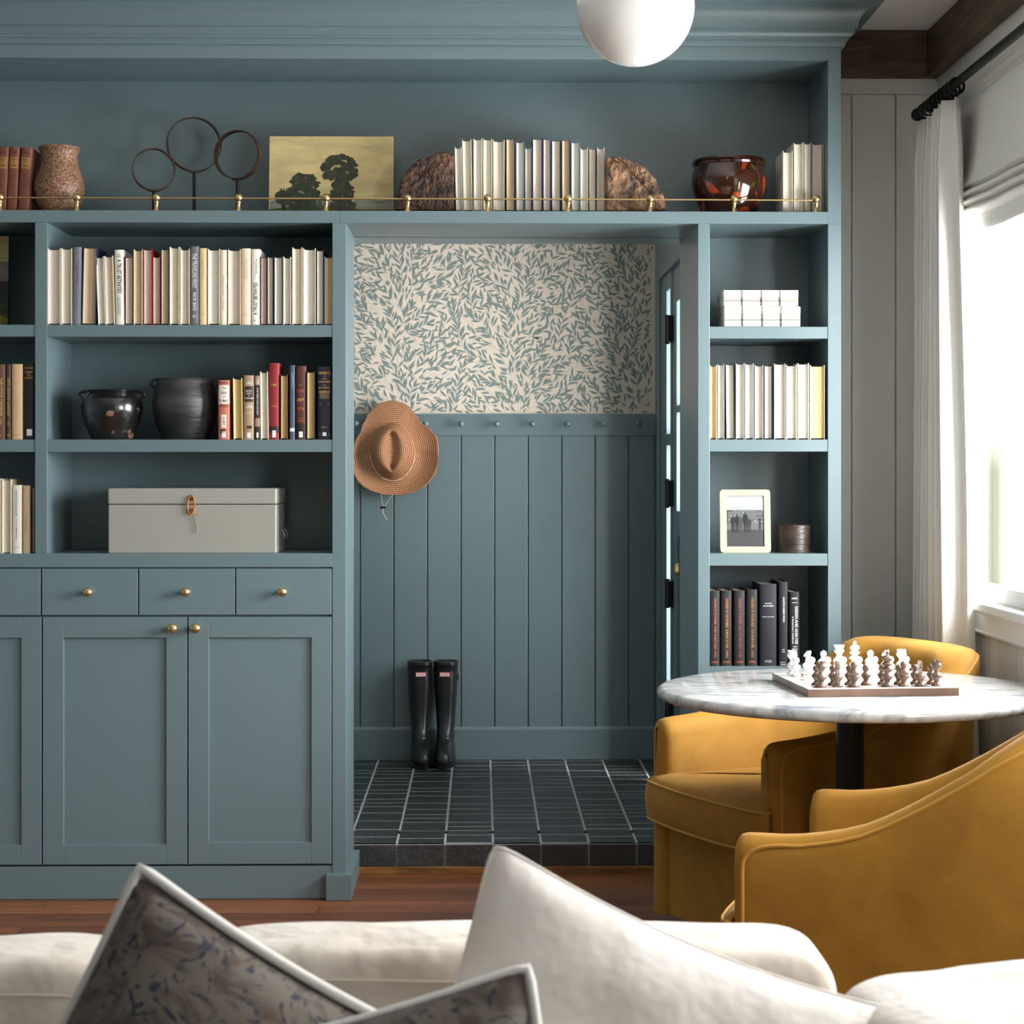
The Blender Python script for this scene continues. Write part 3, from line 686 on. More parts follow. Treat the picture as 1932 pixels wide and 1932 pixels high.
# niche, long white run
tops = [277, 263, 261, 261, 264, 260, 266, 277, 260, 260, 263, 262, 266, 278, 278, 277]
edges = [(860, 873), (874, 892), (893, 910), (911, 929), (930, 952), (954, 972), (973, 989), (990, 1003), (1004, 1023.6), (1024.4, 1039), (1040, 1058), (1059, 1076), (1077, 1093.6), (1094.4, 1109.6), (1110.4, 1125), (1126, 1141)]
cv = ['white', 'cream', 'cream', 'yellow', 'cream', 'navy', 'teal', 'teal', 'navy', 'purple', 'navy', 'navy', 'teal', 'white', 'brown', 'white']
pg = ['white', 'cream', 'white', 'white', 'cream', 'tan', 'white', 'pink', 'pink', 'pink', 'cream', 'tan', 'white', 'white', 'white', 'white']
row([(e[0], e[1], t, 0, c, p_, dict(lean=-.02) if i < 2 else {}) for i, (e, t, c, p_) in enumerate(zip(edges, tops, cv, pg))], 398, F + .10, 'the dark wood bookend', 'books between the wooden bookends')
row([(1477, 1496, 283, 0, 'white', 'cream'), (1497.5, 1516, 267, 0, 'white', 'cream'), (1516.6, 1530, 267, 0, 'grey', 'cream'), (1531.5, 1552, 268, 0, 'grey', 'pink'), (1553, 1562, 268, 0, 'white', 'cream')], 399, F + .06, 'the wall end of the niche', 'books beyond the planter in the niche', rev=True)
LEA = (112, 62, 46)
def leather(x0, x1): return (x0, x1, 279, 1, LEA, 'tan')
GLAB = mat('gilt_label', srgb(150, 110, 60), .5); DKL = mat('tooled_leather', srgb(80, 42, 34), .6)
ld = [('band', -.75, .75, .66, .84, GLAB), ('text', 'ESSAYS', -.5, .5, .79, .82, 'across', DKL), ('text', 'OF', -.2, .2, .745, .77, 'across', DKL), ('text', 'WISDOM', -.5, .5, .69, .72, 'across', DKL), ('text', 'VVV', -.5, .5, .89, .93, 'across', DKL), ('text', 'o', -.25, .25, .52, .57, 'across', DKL), ('text', 'o', -.25, .25, .38, .42, 'across', DKL)]
row([(-32, -12, 279, 1, LEA, 'tan', dict(lean=.05, deco=ld, look='reddish leather book with gilt label')), (-9, 11, 279, 1, LEA, 'tan', dict(lean=.05, deco=ld, look='reddish leather book with gilt label')), (11.5, 31, 279, 1, LEA, 'tan', dict(lean=.05, deco=ld, look='reddish leather book with gilt label')), (32, 54, 280, 1, LEA, 'tan', dict(lean=.06, deco=ld, look='reddish leather book with gilt label, beside the vase'))][1:], 398, F + .05, 'the clay vase', 'leather books leaning in the niche', d=.16, rev=True)
# middle left shelf, mixed old books
k8 = lambda v: 400 + v / 8.05
OX = [(90, 268, 302, 1, (190, 112, 90), 'cream', dict(look='salmon and white patterned book with sticker', deco=[('band', -.98, .98, .60, .915, mat('paper_panel', srgb(226, 216, 204), .7)), T('The', .845, .89, 'across', mat('brown_ink', srgb(84, 66, 56), .6), -.3, .4), T('Lion', .765, .825, 'across', mat('brown_ink', (0, 0, 0)), -.5, .5), T('of', .71, .74, 'across', mat('brown_ink', (0, 0, 0)), -.2, .3), T('St. Mark', .63, .68, 'across', mat('brown_ink', (0, 0, 0)), -.75, .75), T('SSSS', .935, .975, 'across', DKL, -.8, .8), T('SSSS', .545, .59, 'across', DKL, -.8, .8), ('sticker', -.45, .45, .2, .42, mat('paper_panel', (0, 0, 0))), T('G.A. HENTY', .24, .38, 'down', mat('brown_ink', (0, 0, 0)), -.2, .25), ('band', -.6, .3, .10, .17, INK), sticker(.035, .14)])),
      (325, 468, 270, 0, 'yellow', 'gold', dict(lean=-.012)),
      (478, 640, 228, 1, (166, 140, 114), 'tan', dict(look='tan book with dark brown title band', deco=[('band', -.99, .99, .585, .83, mat('brown_band', srgb(62, 44, 36), .6)), T('BEACON', .745, .77, 'across', WHITEINK, -.55, .55), T('LIGHTS', .705, .73, 'across', WHITEINK, -.5, .5), T('OF', .67, .69, 'across', WHITEINK, -.15, .15), T('PATRIOTISM', .63, .655, 'across', WHITEINK, -.8, .8), T('oXo', .855, .91, 'across', WHITEINK, -.5, .5), T('oXo', .49, .55, 'across', WHITEINK, -.6, .6), T('CARRINGTON', .41, .425, 'across', WHITEINK, -.7, .7), ('band', -.4, .6, .17, .215, mat('brown_band', (0, 0, 0))), sticker(.03, .11)])),
      (645, 735, 220, 1, (58, 42, 34), 'tan', dict(look='slim brown book with pale ornament', deco=[('band', -.95, .95, .84, .98, mat('tan_band', srgb(160, 136, 110), .6)), ('band', -.95, .95, .2, .33, mat('tan_band', (0, 0, 0))), T('OUR HERO AND HIS DAY', .38, .8, 'down', WHITEINK, -.25, .3), T('XX', .86, .92, 'across', WHITEINK, -.3, .5), sticker(.03, .11)])),
      (738, 860, 170, 0, 'white', 'cream', dict(lean=-.012)),
      (862, 1022, 42, 1, (138, 32, 38), 'cream', dict(look='tall red book lettered in gold', deco=[T('POEMS', .70, .73, 'across', GOLDINK, -.6, .5), T('KITTREDGE', .425, .445, 'across', GOLDINK, -.5, .5), ('band', -.95, .95, .09, .175, mat('dark_band', srgb(50, 22, 24), .6)), sticker(.03, .12)])),
      (1040, 1150, 215, 0, 'brown', 'gold'),
      (1175, 1258, 75, 1, (66, 82, 100), 'cream', dict(look='slim dusty blue book', deco=[T('THE LEGEND OF SLEEPY HOLLOW', .7, .9, 'down', mat('pale_blue_ink', srgb(150, 165, 180), .6), -.2, .5), ('sticker', -.9, .9, .11, .155, STK)])),
      (1268, 1430, 85, 1, (76, 34, 28), 'tan', dict(look='dark maroon book with red title lettering', deco=[T('THE', .73, .75, 'across', ORANGEINK, -.4, .2), T('STORY', .64, .68, 'across', ORANGEINK, -.75, .65), T('OF', .595, .615, 'across', ORANGEINK, -.2, .2), T('LIBERTY', .52, .56, 'across', GOLDINK, -.75, .65), T('o+o', .40, .45, 'across', ORANGEINK, -.6, .6), T('COFFIN', .28, .295, 'across', ORANGEINK, -.4, .5), T('HARPERS', .245, .262, 'across', ORANGEINK, -.6, .6), ('band', -.95, .95, .02, .22, mat('near_black_band', srgb(34, 22, 20), .6)), sticker(.03, .11)])),
      (1435, 1565, 165, 0, 'black', 'gold', dict(look='book showing yellowed page edges between dark covers')),
      (1592, 1825, 95, 1, (20, 22, 34), 'cream', dict(look='navy and black book with gilt lettering', deco=[T('GREECE', .895, .93, 'across', GOLDINK, -.85, .85), T('I', .86, .88, 'across', GOLDINK, -.05, .05), T('JOHN', .82, .84, 'across', GOLDINK, -.3, .3), T('STODDARD', .78, .805, 'across', GOLDINK, -.8, .8), T('J. A.', .735, .755, 'across', GOLDINK, -.25, .25), T('McCLYMONT', .70, .72, 'across', GOLDINK, -.8, .8), T('IIIIIIIIIIII', .635, .67, 'across', GOLDINK, -.7, .7), ('band', -.65, .65, .56, .63, mat('olive_band', srgb(92, 84, 54), .6)), T('o     o', .47, .51, 'across', mat('olive_band', (0, 0, 0)), -.7, .7), T('VOL I', .16, .18, 'across', GOLDINK, -.4, .4), T('o     o', .05, .09, 'across', mat('olive_band', (0, 0, 0)), -.8, .8), ('sticker', -.25, .25, .05, .10, STK)]))]
row([(k8(a[0]), k8(a[1]), 680 + a[2] / 8.05) + tuple(a[3:]) for a in OX], 829.5, Q, 'the matte black pot', 'old books beside the black pots', d=.13)
row([(-13, 10.5, 688, 1, (92, 66, 46), 'tan', dict(look='brown book lettered in gilt', deco=[T('THE LITTLE OBSERVER', .3, .82, 'down', GOLDINK, -.1, .5), T('PATERS', .2, .28, 'down', GOLDINK, -.1, .4), T('A', .04, .08, 'across', GOLDINK, -.3, .3)])),
     (11.5, 20, 688, 1, (72, 50, 36), 'tan', dict(look='slim dark brown book lettered in gilt', deco=[T("LIFE'S LESSONS LEARNED", .31, .82, 'down', GOLDINK, -.5, .55), T('OAKS', .18, .25, 'down', GOLDINK, -.4, .4), T('A', .04, .08, 'across', GOLDINK, -.5, .5)])),
     (21, 42.5, 687.5, 1, (206, 170, 132), 'tan', dict(look='plain tan spined book', deco=[T('In Search of Beauty', .25, .55, 'down', GOLDINK, -.1, .15), T('TYNDALE', .05, .07, 'across', GOLDINK, -.5, .5)])),
     (43.5, 65.6, 684, 1, (26, 22, 20), 'cream', dict(look='black book with gilt title and library sticker', deco=[T('WILL DURANT', .915, .935, 'across', GOLDINK, -.8, .8), T('CAESAR', .86, .885, 'across', GOLDINK, -.7, .7), T('AND', .825, .848, 'across', GOLDINK, -.35, .35), T('CHRIST', .785, .81, 'across', GOLDINK, -.7, .7), sticker(.05, .135, -.4, .55)]))], 829.5, Q, 'the divider, middle compartment', 'books behind the divider, middle compartment', d=.14, rev=True)
row([(-18, 2, 903, 0, 'cream', 'tan', dict(look='tan-paged book partly out of view')), (3, 21.5, 904, 0, 'cream', 'cream'),
     (22.5, 41, 915, 1, (226, 220, 206), 'cream', dict(look='white spined book with small grey lettering', deco=[T('HOW COULD SHE', .55, .92, 'down', mat('grey_ink', srgb(96, 92, 92), .6), -.3, .1), T('Lauren Mechling', .22, .5, 'down', mat('grey_ink', (0, 0, 0)), -.25, .1), T('DUTTON', .085, .1, 'across', mat('grey_ink', (0, 0, 0)), -.5, .5)])),
     (42.5, 56, 916, 1, (200, 172, 138), 'tan', dict(look='speckled tan spined book', deco=[T('Collected Letters', .3, .6, 'down', mat('faint_ink', srgb(168, 140, 110), .6), -.2, .3)])),
     (60, 65.6, 917, 0, 'black', 'cream', dict(look='slim book showing cream page edges against the divider'))], 1044.5, Q, 'the divider, bottom compartment', 'books behind the divider, bottom compartment', d=.14, rev=True)
# narrow bookcase, cream run
k4 = lambda v: 1240 + v / 4.6
row([(k4(a), k4(b), 440 + t / 4.6, 0, c, p_, e) for a, b, t, c, p_, e in [(457, 518, 1143, 'cream', 'gold', {}), (522, 584, 1132, 'grey', 'white', {}), (595, 673, 1130, 'black', 'white', dict(lean=-.01)), (680, 757, 1125, 'grey', 'white', {}), (760, 838, 1126, 'grey', 'white', {}),
     (843, 922, 1140, 'grey', 'cream', {}), (926, 1000, 1140, 'black', 'white', {}), (1012, 1114, 1126, 'grey', 'pink', {}), (1118, 1212, 1140, 'white', 'cream', {}), (1217, 1318, 1124, 'white', 'white', {}), (1325, 1456, 1142, 'cream', 'gold', {})]],
    829, Q, 'the doorway in the narrow bookcase', 'cream books in the narrow bookcase')
k2 = lambda v: 1240 + v / 4.2
NV = (27, 25, 26)
def series(x0, x1, title, ink, t=1070): return (x0, x1, t, 1, NV, 'tan', dict(look='black volume lettered in copper', deco=[T(title, .12, .9, 'down', ink, -.15, .35), T('OWEN', .045, .075, 'across', ORANGEINK, -.6, .6)]))
DB = [series(415, 497, 'CHILDREN OF THE PROMISE - WHEN WE MEET AGAIN - OWEN', ORANGEINK), series(504, 592, 'CHILDREN OF THE PROMISE - RUMORS OF WAR - OWEN', mat('amber_ink', srgb(190, 112, 60), .5)), series(606, 697, 'CHILDREN OF THE PROMISE - SINCE YOU WENT AWAY - OWEN', mat('rose_ink', srgb(150, 74, 60), .5)), series(706, 796, 'CHILDREN OF THE PROMISE - FAR FROM HOME - OWEN', mat('ochre_ink', srgb(150, 110, 56), .5), 1062),
      (811, 949, 1018, 1, (22, 24, 29), 'cream', dict(look='thick charcoal volume lettered in white', deco=[T('JANE', .755, .772, 'across', WHITEINK, -.4, .4), T('AUSTEN', .725, .742, 'across', WHITEINK, -.6, .6), T('SEVEN NOVELS', .597, .607, 'across', WHITEINK, -.7, .7), T('BARNES', .066, .076, 'across', WHITEINK, -.4, .4), T('& NOBLE', .05, .06, 'across', WHITEINK, -.4, .4)])),
      (962, 1037, 1000, 1, (20, 22, 29), 'cream', dict(look='tall narrow black book with white title', deco=[T("AUGUSTUS CAESAR'S WORLD", .52, .82, 'down', WHITEINK, -.1, .3), T('937', .19, .205, 'across', WHITEINK, -.3, .3), T('FOS', .165, .18, 'across', WHITEINK, -.3, .3), T('B.Y.U.', .04, .055, 'across', WHITEINK, -.6, .4), T('LIBRARY', .015, .03, 'across', WHITEINK, -.6, .6)])),
      (1045, 1130, 1080, 1, (16, 15, 15), 'cream', dict(look='black book with large white upright title', deco=[T('KEPPEL', .90, .92, 'across', WHITEINK, -.5, .6), T('*****', .85, .86, 'across', WHITEINK, -.5, .6), T('DESIGN AND ANALYSIS', .3, .8, 'down', WHITEINK, .1, .65), T("A Researcher's Handbook", .3, .67, 'down', WHITEINK, -.45, -.1), T('Third', .255, .275, 'across', WHITEINK, -.3, .5), T('Edition', .225, .245, 'across', WHITEINK, -.4, .6), T('*****', .18, .19, 'across', WHITEINK, -.5, .6)]))]
row([(k2(a[0]), k2(a[1]), 860 + a[2] / 4.2) + tuple(a[3:]) for a in DB], 1258.5, F + .012, 'the doorway, narrow bookcase bottom', 'dark books in the narrow bookcase', d=.17)

# ============================================================ OBJECTS ON THE SHELVES
# small unframed canvas in the far left compartment
def canvas(px0, px1, top, bot, Y, tilt, label, paint, zb=None):
    x0, x1, z0, z1 = PX(px0, Y), PX(px1, Y), PZ(bot, Y) if zb is None else zb, PZ(top, Y)
    o = thing('landscape_painting', label, 'painting', ((x0 + x1) / 2, Y, z0), (-tilt, 0, 0)); hw = (x1 - x0) / 2; H = (z1 - z0)
    MB().box(-hw, 0, 0, hw, .012, H).build('panel', mat('painting_edge', srgb(70, 54, 38), .7), o, bevel=.001)
    m = MB(); paint(m, hw, H); m.build('painted_scene', parent=o, fix=False); return o
SKYP = mat('painted_sky', srgb(208, 186, 128), .6, col2=srgb(182, 164, 116), nscale=6, stretch=(1.5, 1, 4), noise=.6, detail=5, lo=.4, hi=.65)
HAZE = mat('painted_haze', srgb(112, 116, 104), .6, col2=srgb(146, 142, 118), nscale=12, stretch=(1, 1, 5))
GRAS = mat('painted_grass', srgb(74, 82, 34), .6, col2=srgb(46, 54, 24), nscale=10, stretch=(1, 1, 4))
TREEP = mat('painted_tree', srgb(34, 38, 22), .6, col2=srgb(58, 62, 38), nscale=60)
TREEB = mat('painted_far_tree', srgb(60, 84, 74), .6)
def blob(m, cx, cz, rx, rz, y, rr, n=18):
    m.add([(cx + rx * math.cos(2 * PI * k / n) * rr.uniform(.85, 1.12), y, cz + rz * math.sin(2 * PI * k / n) * rr.uniform(.85, 1.12)) for k in range(n)], [tuple(range(n))])
def paint_main(m, hw, H):
    W = 2 * hw; rr = random.Random(3); X = lambda u: -hw + u * W
    m.use(SKYP).add([(-hw + .001, -.0004, .001), (hw - .001, -.0004, .001), (hw - .001, -.0004, H - .001), (-hw + .001, -.0004, H - .001)], [(0, 1, 2, 3)])
    m.use(HAZE); pts = [(X(.01 + .98 * i / 20), -.0007, H * (.20 + .02 * math.sin(i * 1.3) + (.03 if i > 13 else 0))) for i in range(21)]
    m.add([(X(.01), -.0007, H * .04)] + [(X(.99), -.0007, H * .04)] + pts[::-1], [tuple(range(23))])
    m.use(GRAS); pts = [(X(.005 + .99 * i / 20), -.001, H * (.10 + .05 * math.sin(PI * min(1, i / 15)))) for i in range(21)]
    m.add([(X(.005), -.001, .001), (X(.995), -.001, .001)] + pts[::-1], [tuple(range(23))])
    m.use(TREEP); lay = [0]
    def tree(cx, bot, top, w, n):
        for i in range(n):
            t = rr.random(); a = rr.uniform(0, 2 * PI); r = math.sqrt(rr.random())
            lay[0] += 1
            blob(m, X(cx) + W * w * r * math.cos(a), H * (bot + (top - bot) * (.5 + .46 * r * math.sin(a))), W * rr.uniform(.014, .036), W * rr.uniform(.012, .03), -.0012 - lay[0] * 2e-6, rr)
        for dx in (-.012, 0, .012): m.add([(X(cx + dx * .4 - .008), -.0012, H * .08), (X(cx + dx * .4 + .008), -.0012, H * .08), (X(cx + dx * 2 + .004), -.0012, H * (bot + .2)), (X(cx + dx * 2 - .004), -.0012, H * (bot + .2))], [(0, 1, 2, 3)])
    tree(.28, .13, .56, .115, 90); tree(.12, .16, .32, .05, 30); tree(.565, .42, .765, .135, 90); tree(.58, .12, .45, .09, 60); tree(.27, .08, .2, .10, 25); tree(.6, .08, .2, .10, 25)
    m.use(TREEB); blob(m, X(.41), H * .2, W * .02, H * .08, -.0012, rr, 9)
pt = canvas(506.5, 743, 254, 397.5, F + .17, .10, 'unframed landscape painting of two dark trees under a yellow sky', paint_main, Z398)
def paint_small(m, hw, H):
    q = [(0, .28, GRAS), (.28, .52, mat('painted_dark_hill', srgb(48, 46, 40), .6)), (.52, .73, mat('painted_cloud', srgb(104, 98, 96), .6, col2=srgb(140, 128, 116), nscale=14)), (.73, 1, SKYP)]
    for a, b, mm in q: m.use(mm).add([(-hw, -.0005, H * a), (hw, -.0005, H * a), (hw, -.0005, H * b), (-hw, -.0005, H * b)], [(0, 1, 2, 3)])
    m.use(mat('painted_flowers', srgb(150, 136, 40), .6, col2=srgb(96, 92, 30), nscale=30)).add([(-hw, -.0009, 0), (hw, -.0009, 0), (hw, -.0009, H * .12), (hw * .4, -.0009, H * .22), (-hw, -.0009, H * .16)], [(0, 1, 2, 3, 4)])
canvas(-118, 14.5, 446, 585, F + .22, .05, 'small landscape canvas standing in the dark top compartment', paint_small, PZ(614) )

# pots
def pot(name, label, cat, cx, base, Y, prof, m, n=48, group=None, wob=0):
    """prof: list of (half width px, y px) at depth Y"""
    x = PX(cx, Y); s = Y / FPX; z0 = base
    pr = [(r * s, (PZ(py, Y) - z0)) for r, py in prof]
    dz = pr[0][1]; pr = [(r, z - dz) for r, z in pr]
    o = thing(name, label, cat, (x, Y, z0), group=group)
    inner = [(max(r - .006, .004), z) for r, z in pr[::-1] if z > .02]
    return o, pr, MB().lathe([(0, 0)] + pr + [(inner[0][0], pr[-1][1] - .001)] + inner[1:] + [(0, .012)], n)
CLAY = mat('salt_glazed_clay', srgb(96, 62, 42), .5, col2=srgb(160, 124, 94), nscale=170, lo=.42, hi=.62, detail=9, bump=.5, bscale=110, bdist=.004)
o, pr, m = pot('clay_vase', 'speckled brown clay vase beside the leather books', 'vase', 112, Z398, F + .10, [(30, 397), (33, 394), (42, 376), (47, 352), (46.5, 340), (43, 328), (37, 312), (34, 298), (33.5, 285), (36, 279), (38.5, 275), (38, 271.5)], CLAY)
m.build('body', CLAY, o, smooth=True)
BLKG = mat('black_glaze', (.010, .009, .009), .22, col2=srgb(120, 90, 72), nscale=19, lo=.62, hi=.66, detail=5, bump=.15, bscale=40, coat=.4)
BLKM = mat('burnished_black_clay', (.016, .016, .017), .42, col2=(.085, .082, .078), nscale=3.5, stretch=(1, 1, 5), lo=.42, hi=.75, detail=7, bump=.35, bscale=18, bdist=.006, noise=.8)
ZM = PZ(829.5)
o, pr, m = pot('handled_pot', 'glossy black pot with loop handles and flaked brown patches', 'pot', 211.5, ZM, F + .10, [(38, 829), (41, 822), (50, 800), (56, 780), (58, 766), (54, 752), (45, 745), (42, 741), (46, 737), (47, 735.5)], BLKG)
m.build('body', BLKG, o, smooth=True)
def handle(o, ang, r0, z0, r1, z1, out, m, rad=.0055):
    pts = []
    for k in range(11):
        t = k / 10; r = r0 + (r1 - r0) * t + out * math.sin(PI * t); z = z0 + (z1 - z0) * t + out * .25 * math.sin(PI * t)
        pts.append((r * math.cos(ang), r * math.sin(ang), z))
    MB().tube(pts, rad, 10).build('handle', m, o, smooth=True)
hz = lambda py: PZ(py, F + .1) - ZM
for a in (PI * 1.06, -.12 * PI + .3): handle(o, a, .078, hz(739), .088, hz(756), .020, BLKG)
o, pr, m = pot('storage_pot', 'large matte black clay pot standing against the old books', 'pot', 349, ZM, F + .12, [(42, 829), (46, 820), (56, 796), (60.5, 772), (61, 755), (58, 738), (54, 724), (53, 718), (55, 714)], BLKM)
m.build('body', BLKM, o, smooth=True)
hz = lambda py: PZ(py, F + .12) - ZM
for a in (PI * 1.04, .1): handle(o, a, .090, hz(716), .096, hz(733), .014, BLKM, .005)
GLZ = mat('brown_glaze', srgb(48, 20, 10), .12, col2=srgb(20, 10, 6), nscale=6, coat=.8)
def flowerpot_material():
    m, N, L, b = node_mat('painted_pansy_glaze')
    tc = N.new('ShaderNodeTexCoord')
    def blobn(scale, lo, c1, c2, loc):
        mp = N.new('ShaderNodeMapping'); mp.inputs['Location'].default_value = loc; L.new(tc.outputs['Object'], mp.inputs[0])
        n = N.new('ShaderNodeTexNoise'); n.inputs['Scale'].default_value = scale; n.inputs['Detail'].default_value = 1.5; n.inputs['Distortion'].default_value = .6; L.new(mp.outputs[0], n.inputs['Vector'])
        r = N.new('ShaderNodeValToRGB'); r.color_ramp.elements[0].position = lo; r.color_ramp.elements[1].position = lo + .05; L.new(n.outputs['Fac'], r.inputs[0]); return r
    r1 = blobn(10, .60, 0, 0, (.33, .1, .2)); r2 = blobn(15, .60, 0, 0, (2, 1, 4))
    sp = N.new('ShaderNodeSeparateXYZ'); L.new(tc.outputs['Object'], sp.inputs[0]); rz = N.new('ShaderNodeValToRGB'); L.new(sp.outputs[2], rz.inputs[0])
    rz.color_ramp.elements[0].position = .05; rz.color_ramp.elements[0].color = (*srgb(40, 14, 6), 1); rz.color_ramp.elements[1].position = .12; rz.color_ramp.elements[1].color = (*srgb(50, 24, 12), 1)
    e = rz.color_ramp.elements.new(.165); e.color = (*srgb(30, 10, 6), 1)
    m1 = N.new('ShaderNodeMixRGB'); L.new(r2.outputs[0], m1.inputs[0]); L.new(rz.outputs[0], m1.inputs[1]); m1.inputs[2].default_value = (*srgb(60, 54, 18), 1)
    m2 = N.new('ShaderNodeMixRGB'); L.new(r1.outputs[0], m2.inputs[0]); L.new(m1.outputs[0], m2.inputs[1]); m2.inputs[2].default_value = (*srgb(150, 52, 16), 1)
    L.new(m2.outputs[0], b.inputs['Base Color']); b.inputs['Roughness'].default_value = .1; b.inputs['Coat Weight'].default_value = .6; b.inputs['Coat Roughness'].default_value = .03
    return m
FP = flowerpot_material()
o, pr, m = pot('glazed_planter', 'glossy dark brown planter with orange flowers in the display niche', 'planter', 1375, Z398, F + .13, [(49, 397), (52, 390), (61, 370), (68, 350), (71, 333), (70, 318), (67, 306), (66, 301)], FP)
m.build('body', FP, o, smooth=True)
zz = pr[-1][1]; rr_ = pr[-1][0]
MB().lathe([(rr_ - .004, zz - .004), (rr_ + .004, zz - .002), (rr_ + .006, zz + .004), (rr_ + .002, zz + .008), (rr_ + .006, zz + .012), (rr_ + .003, zz + .018), (rr_ - .008, zz + .018), (rr_ - .012, zz + .006), (rr_ - .012, zz - .004)], 48).build('rim', GLZ, o, smooth=True)

# hoops on stands
def hoop(cx, cz, r, Y, turn, label):
    c = P(cx, cz, Y); R = r * Y / FPX
    o = thing('hoop_stand', label, 'sculpture', (c.x, Y, Z398), (0, 0, turn), 'iron hoop sculptures'); zc_ = c.z - Z398
    m = MB(); n = 64; w_, t = .021, .0022
    rg = []
    for k in range(n):
        a = 2 * PI * k / n; rd = R + .0004 * math.sin(5 * a + cx)
        rg.append([((rd + q) * math.cos(a), y, zc_ + (rd + q) * math.sin(a)) for q, y in ((-t, -w_ / 2), (t, -w_ / 2), (t, w_ / 2), (-t, w_ / 2))])
    m.loft(rg, loop=True); m.build('hoop', RUST, o, smooth=True, angle=40)
    m = MB().tube([(0, 0, .01), (0, 0, zc_ - R)], .0052, 10); m.box(-.016, -.007, zc_ - R - .004, .016, .007, zc_ - R + .001); m.build('stem', BLACKM, o, smooth=True, angle=40)
    box('stand_base', -.035, -.035, 0, .035, .035, .010, BLACKM, o)
hoop(290, 320, 39, F + .12, .25, 'small iron hoop on a stand, shortest of the three hoops')
hoop(366.5, 272.5, 50.5, F + .23, .32, 'largest and tallest iron hoop on a stand, middle of the three')
hoop(448, 292.5, 45, F + .13, -.30, 'medium iron hoop on a stand, next to the painting')

# petrified wood bookends
def slab_mat(nm, a, b_): return mat(nm, srgb(*a), .62, col2=srgb(*b_), nscale=16, lo=.35, hi=.68, detail=10, noise=1.2, bump=1, bscale=45, bdist=.02)
def slab(outl, Y, th, m, label, seed):
    rr = random.Random(seed); pts = [(P(px, py, Y).x, PZ(py, Y)) for px, py in outl]
    zb_ = Z398; xs = sum(p_[0] for p_ in pts) / len(pts)
    dense = []
    for i in range(len(pts)):
        a, b_ = pts[i], pts[(i + 1) % len(pts)]
        for k in range(6):
            t = k / 6; jit = .0022 if i < len(pts) - 1 else 0
            dense.append((a[0] + (b_[0] - a[0]) * t + rr.uniform(-jit, jit) - xs, max(a[1] + (b_[1] - a[1]) * t + rr.uniform(-jit, jit) - zb_, .0)))
    cx_ = sum(q[0] for q in dense) / len(dense); cz_ = sum(q[1] for q in dense) / len(dense)
    def ring(s, y): return [(cx_ + (x - cx_) * s, y + rr.uniform(-.0025, .0025) * (0 if s > .97 else 1), max(0, cz_ + (z - cz_) * s)) for x, z in dense]
    rings = [ring(.02, .004), ring(.25, .001), ring(.5, -.001), ring(.72, 0), ring(.9, .001), ring(.97, .004), ring(1, .012), ring(1.0, th - .012), ring(.96, th - .002), ring(.5, th), ring(.02, th)]
    o = MB().loft(rings).build('wood_bookend', m, smooth=True, angle=45); o.location = (xs, Y, zb_); tag(o, label, 'bookend'); return o
slab([(747, 398), (748, 372), (756, 340), (766, 322), (790, 300), (812, 294), (822, 286), (846, 285), (858, 292), (857.5, 398)], F + .06, .09, slab_mat('dark_petrified_wood', (38, 24, 16), (96, 64, 42)), 'dark brown chunk of old wood between the painting and books', 2)
slab([(1142.5, 398), (1142.5, 298), (1152, 294), (1166, 294), (1182, 297), (1200, 304), (1218, 316), (1236, 334), (1248, 356), (1256, 378), (1257, 398)], F + .06, .09, slab_mat('pale_petrified_wood', (66, 46, 38), (170, 128, 92)), 'pale brown half disc of old wood on the planter side', 5)

# grey metal box
gy0, gy1 = F + .012, F + .32
bx0, bx1 = PX(204, gy0), PX(521, gy0); zb_ = ZC; zt_ = PZ(921, gy0); zl = PZ(951.5, gy0)
o = thing('metal_box', 'long grey metal box with lid tied by an orange cord', 'box', ((bx0 + bx1) / 2, gy0, zb_)); hw = (bx1 - bx0) / 2; D_ = gy1 - gy0
GB = mat('grey_enamel', srgb(150, 148, 138), .38, bump=.05, bscale=12)
MB().box(-hw, 0, 0, hw, D_, zl - zb_ - .001).build('box_body', GB, o, bevel=.004, bseg=3)
MB().box(-hw - .0012, -.0012, zl - zb_ + .0005, hw + .0012, D_ + .001, zt_ - zb_).build('box_lid', GB, o, bevel=.005, bseg=3)
BR2 = mat('aged_brass_disc', srgb(122, 104, 66), .5, .7)
xc = PX(361, gy0) - o.location.x
for k_, py in enumerate((939, 964.5)):
    MB().lathe([(0, 0), (.0095, 0), (.0095, .002), (.004, .003), (.003, .006), (0, .0065)], 20, T=Matrix.Translation((xc, -.002, PZ(py, gy0) - zb_)) @ Matrix.Rotation(PI / 2, 4, 'X')).build('cord_button', BR2, o, smooth=True)
CORD = mat('orange_cord', srgb(190, 112, 46), .7); za, zb2 = PZ(935, gy0) - zb_, PZ(969, gy0) - zb_; zm_ = (za + zb2) / 2; hh = (za - zb2) / 2
m = MB()
for q, (ww, yo) in enumerate(((.013, -.006), (.0105, -.0075), (.0085, -.005))):
    m.tube([(xc + ww * math.cos(a) * (1 + .05 * q), yo, zm_ + hh * math.sin(a) + .002 * q * math.cos(a)) for a in [2 * PI * k / 28 for k in range(28)]], .0011, 6, loop=True)
m.tube([(xc - .008, -.006, zb2 + .002), (xc + .002, -.010, zb2 - .005), (xc + .018, -.008, zb2 - .002), (xc + .026, -.008, zb2 - .005)], .001, 6)
m.build('cord', CORD, o, smooth=True)
MB().tube([(xc + .004, -.008, zb2 - .004), (xc + .011, -.005, zb2 - .020), (xc + .015, -.004, zb2 - .04), (xc + .015, -.004, zb2 - .062)], .0011, 6).build('cord_end', mat('dark_cord', srgb(104, 74, 56), .7), o, smooth=True)
m = MB(); hxx = hw + .0012
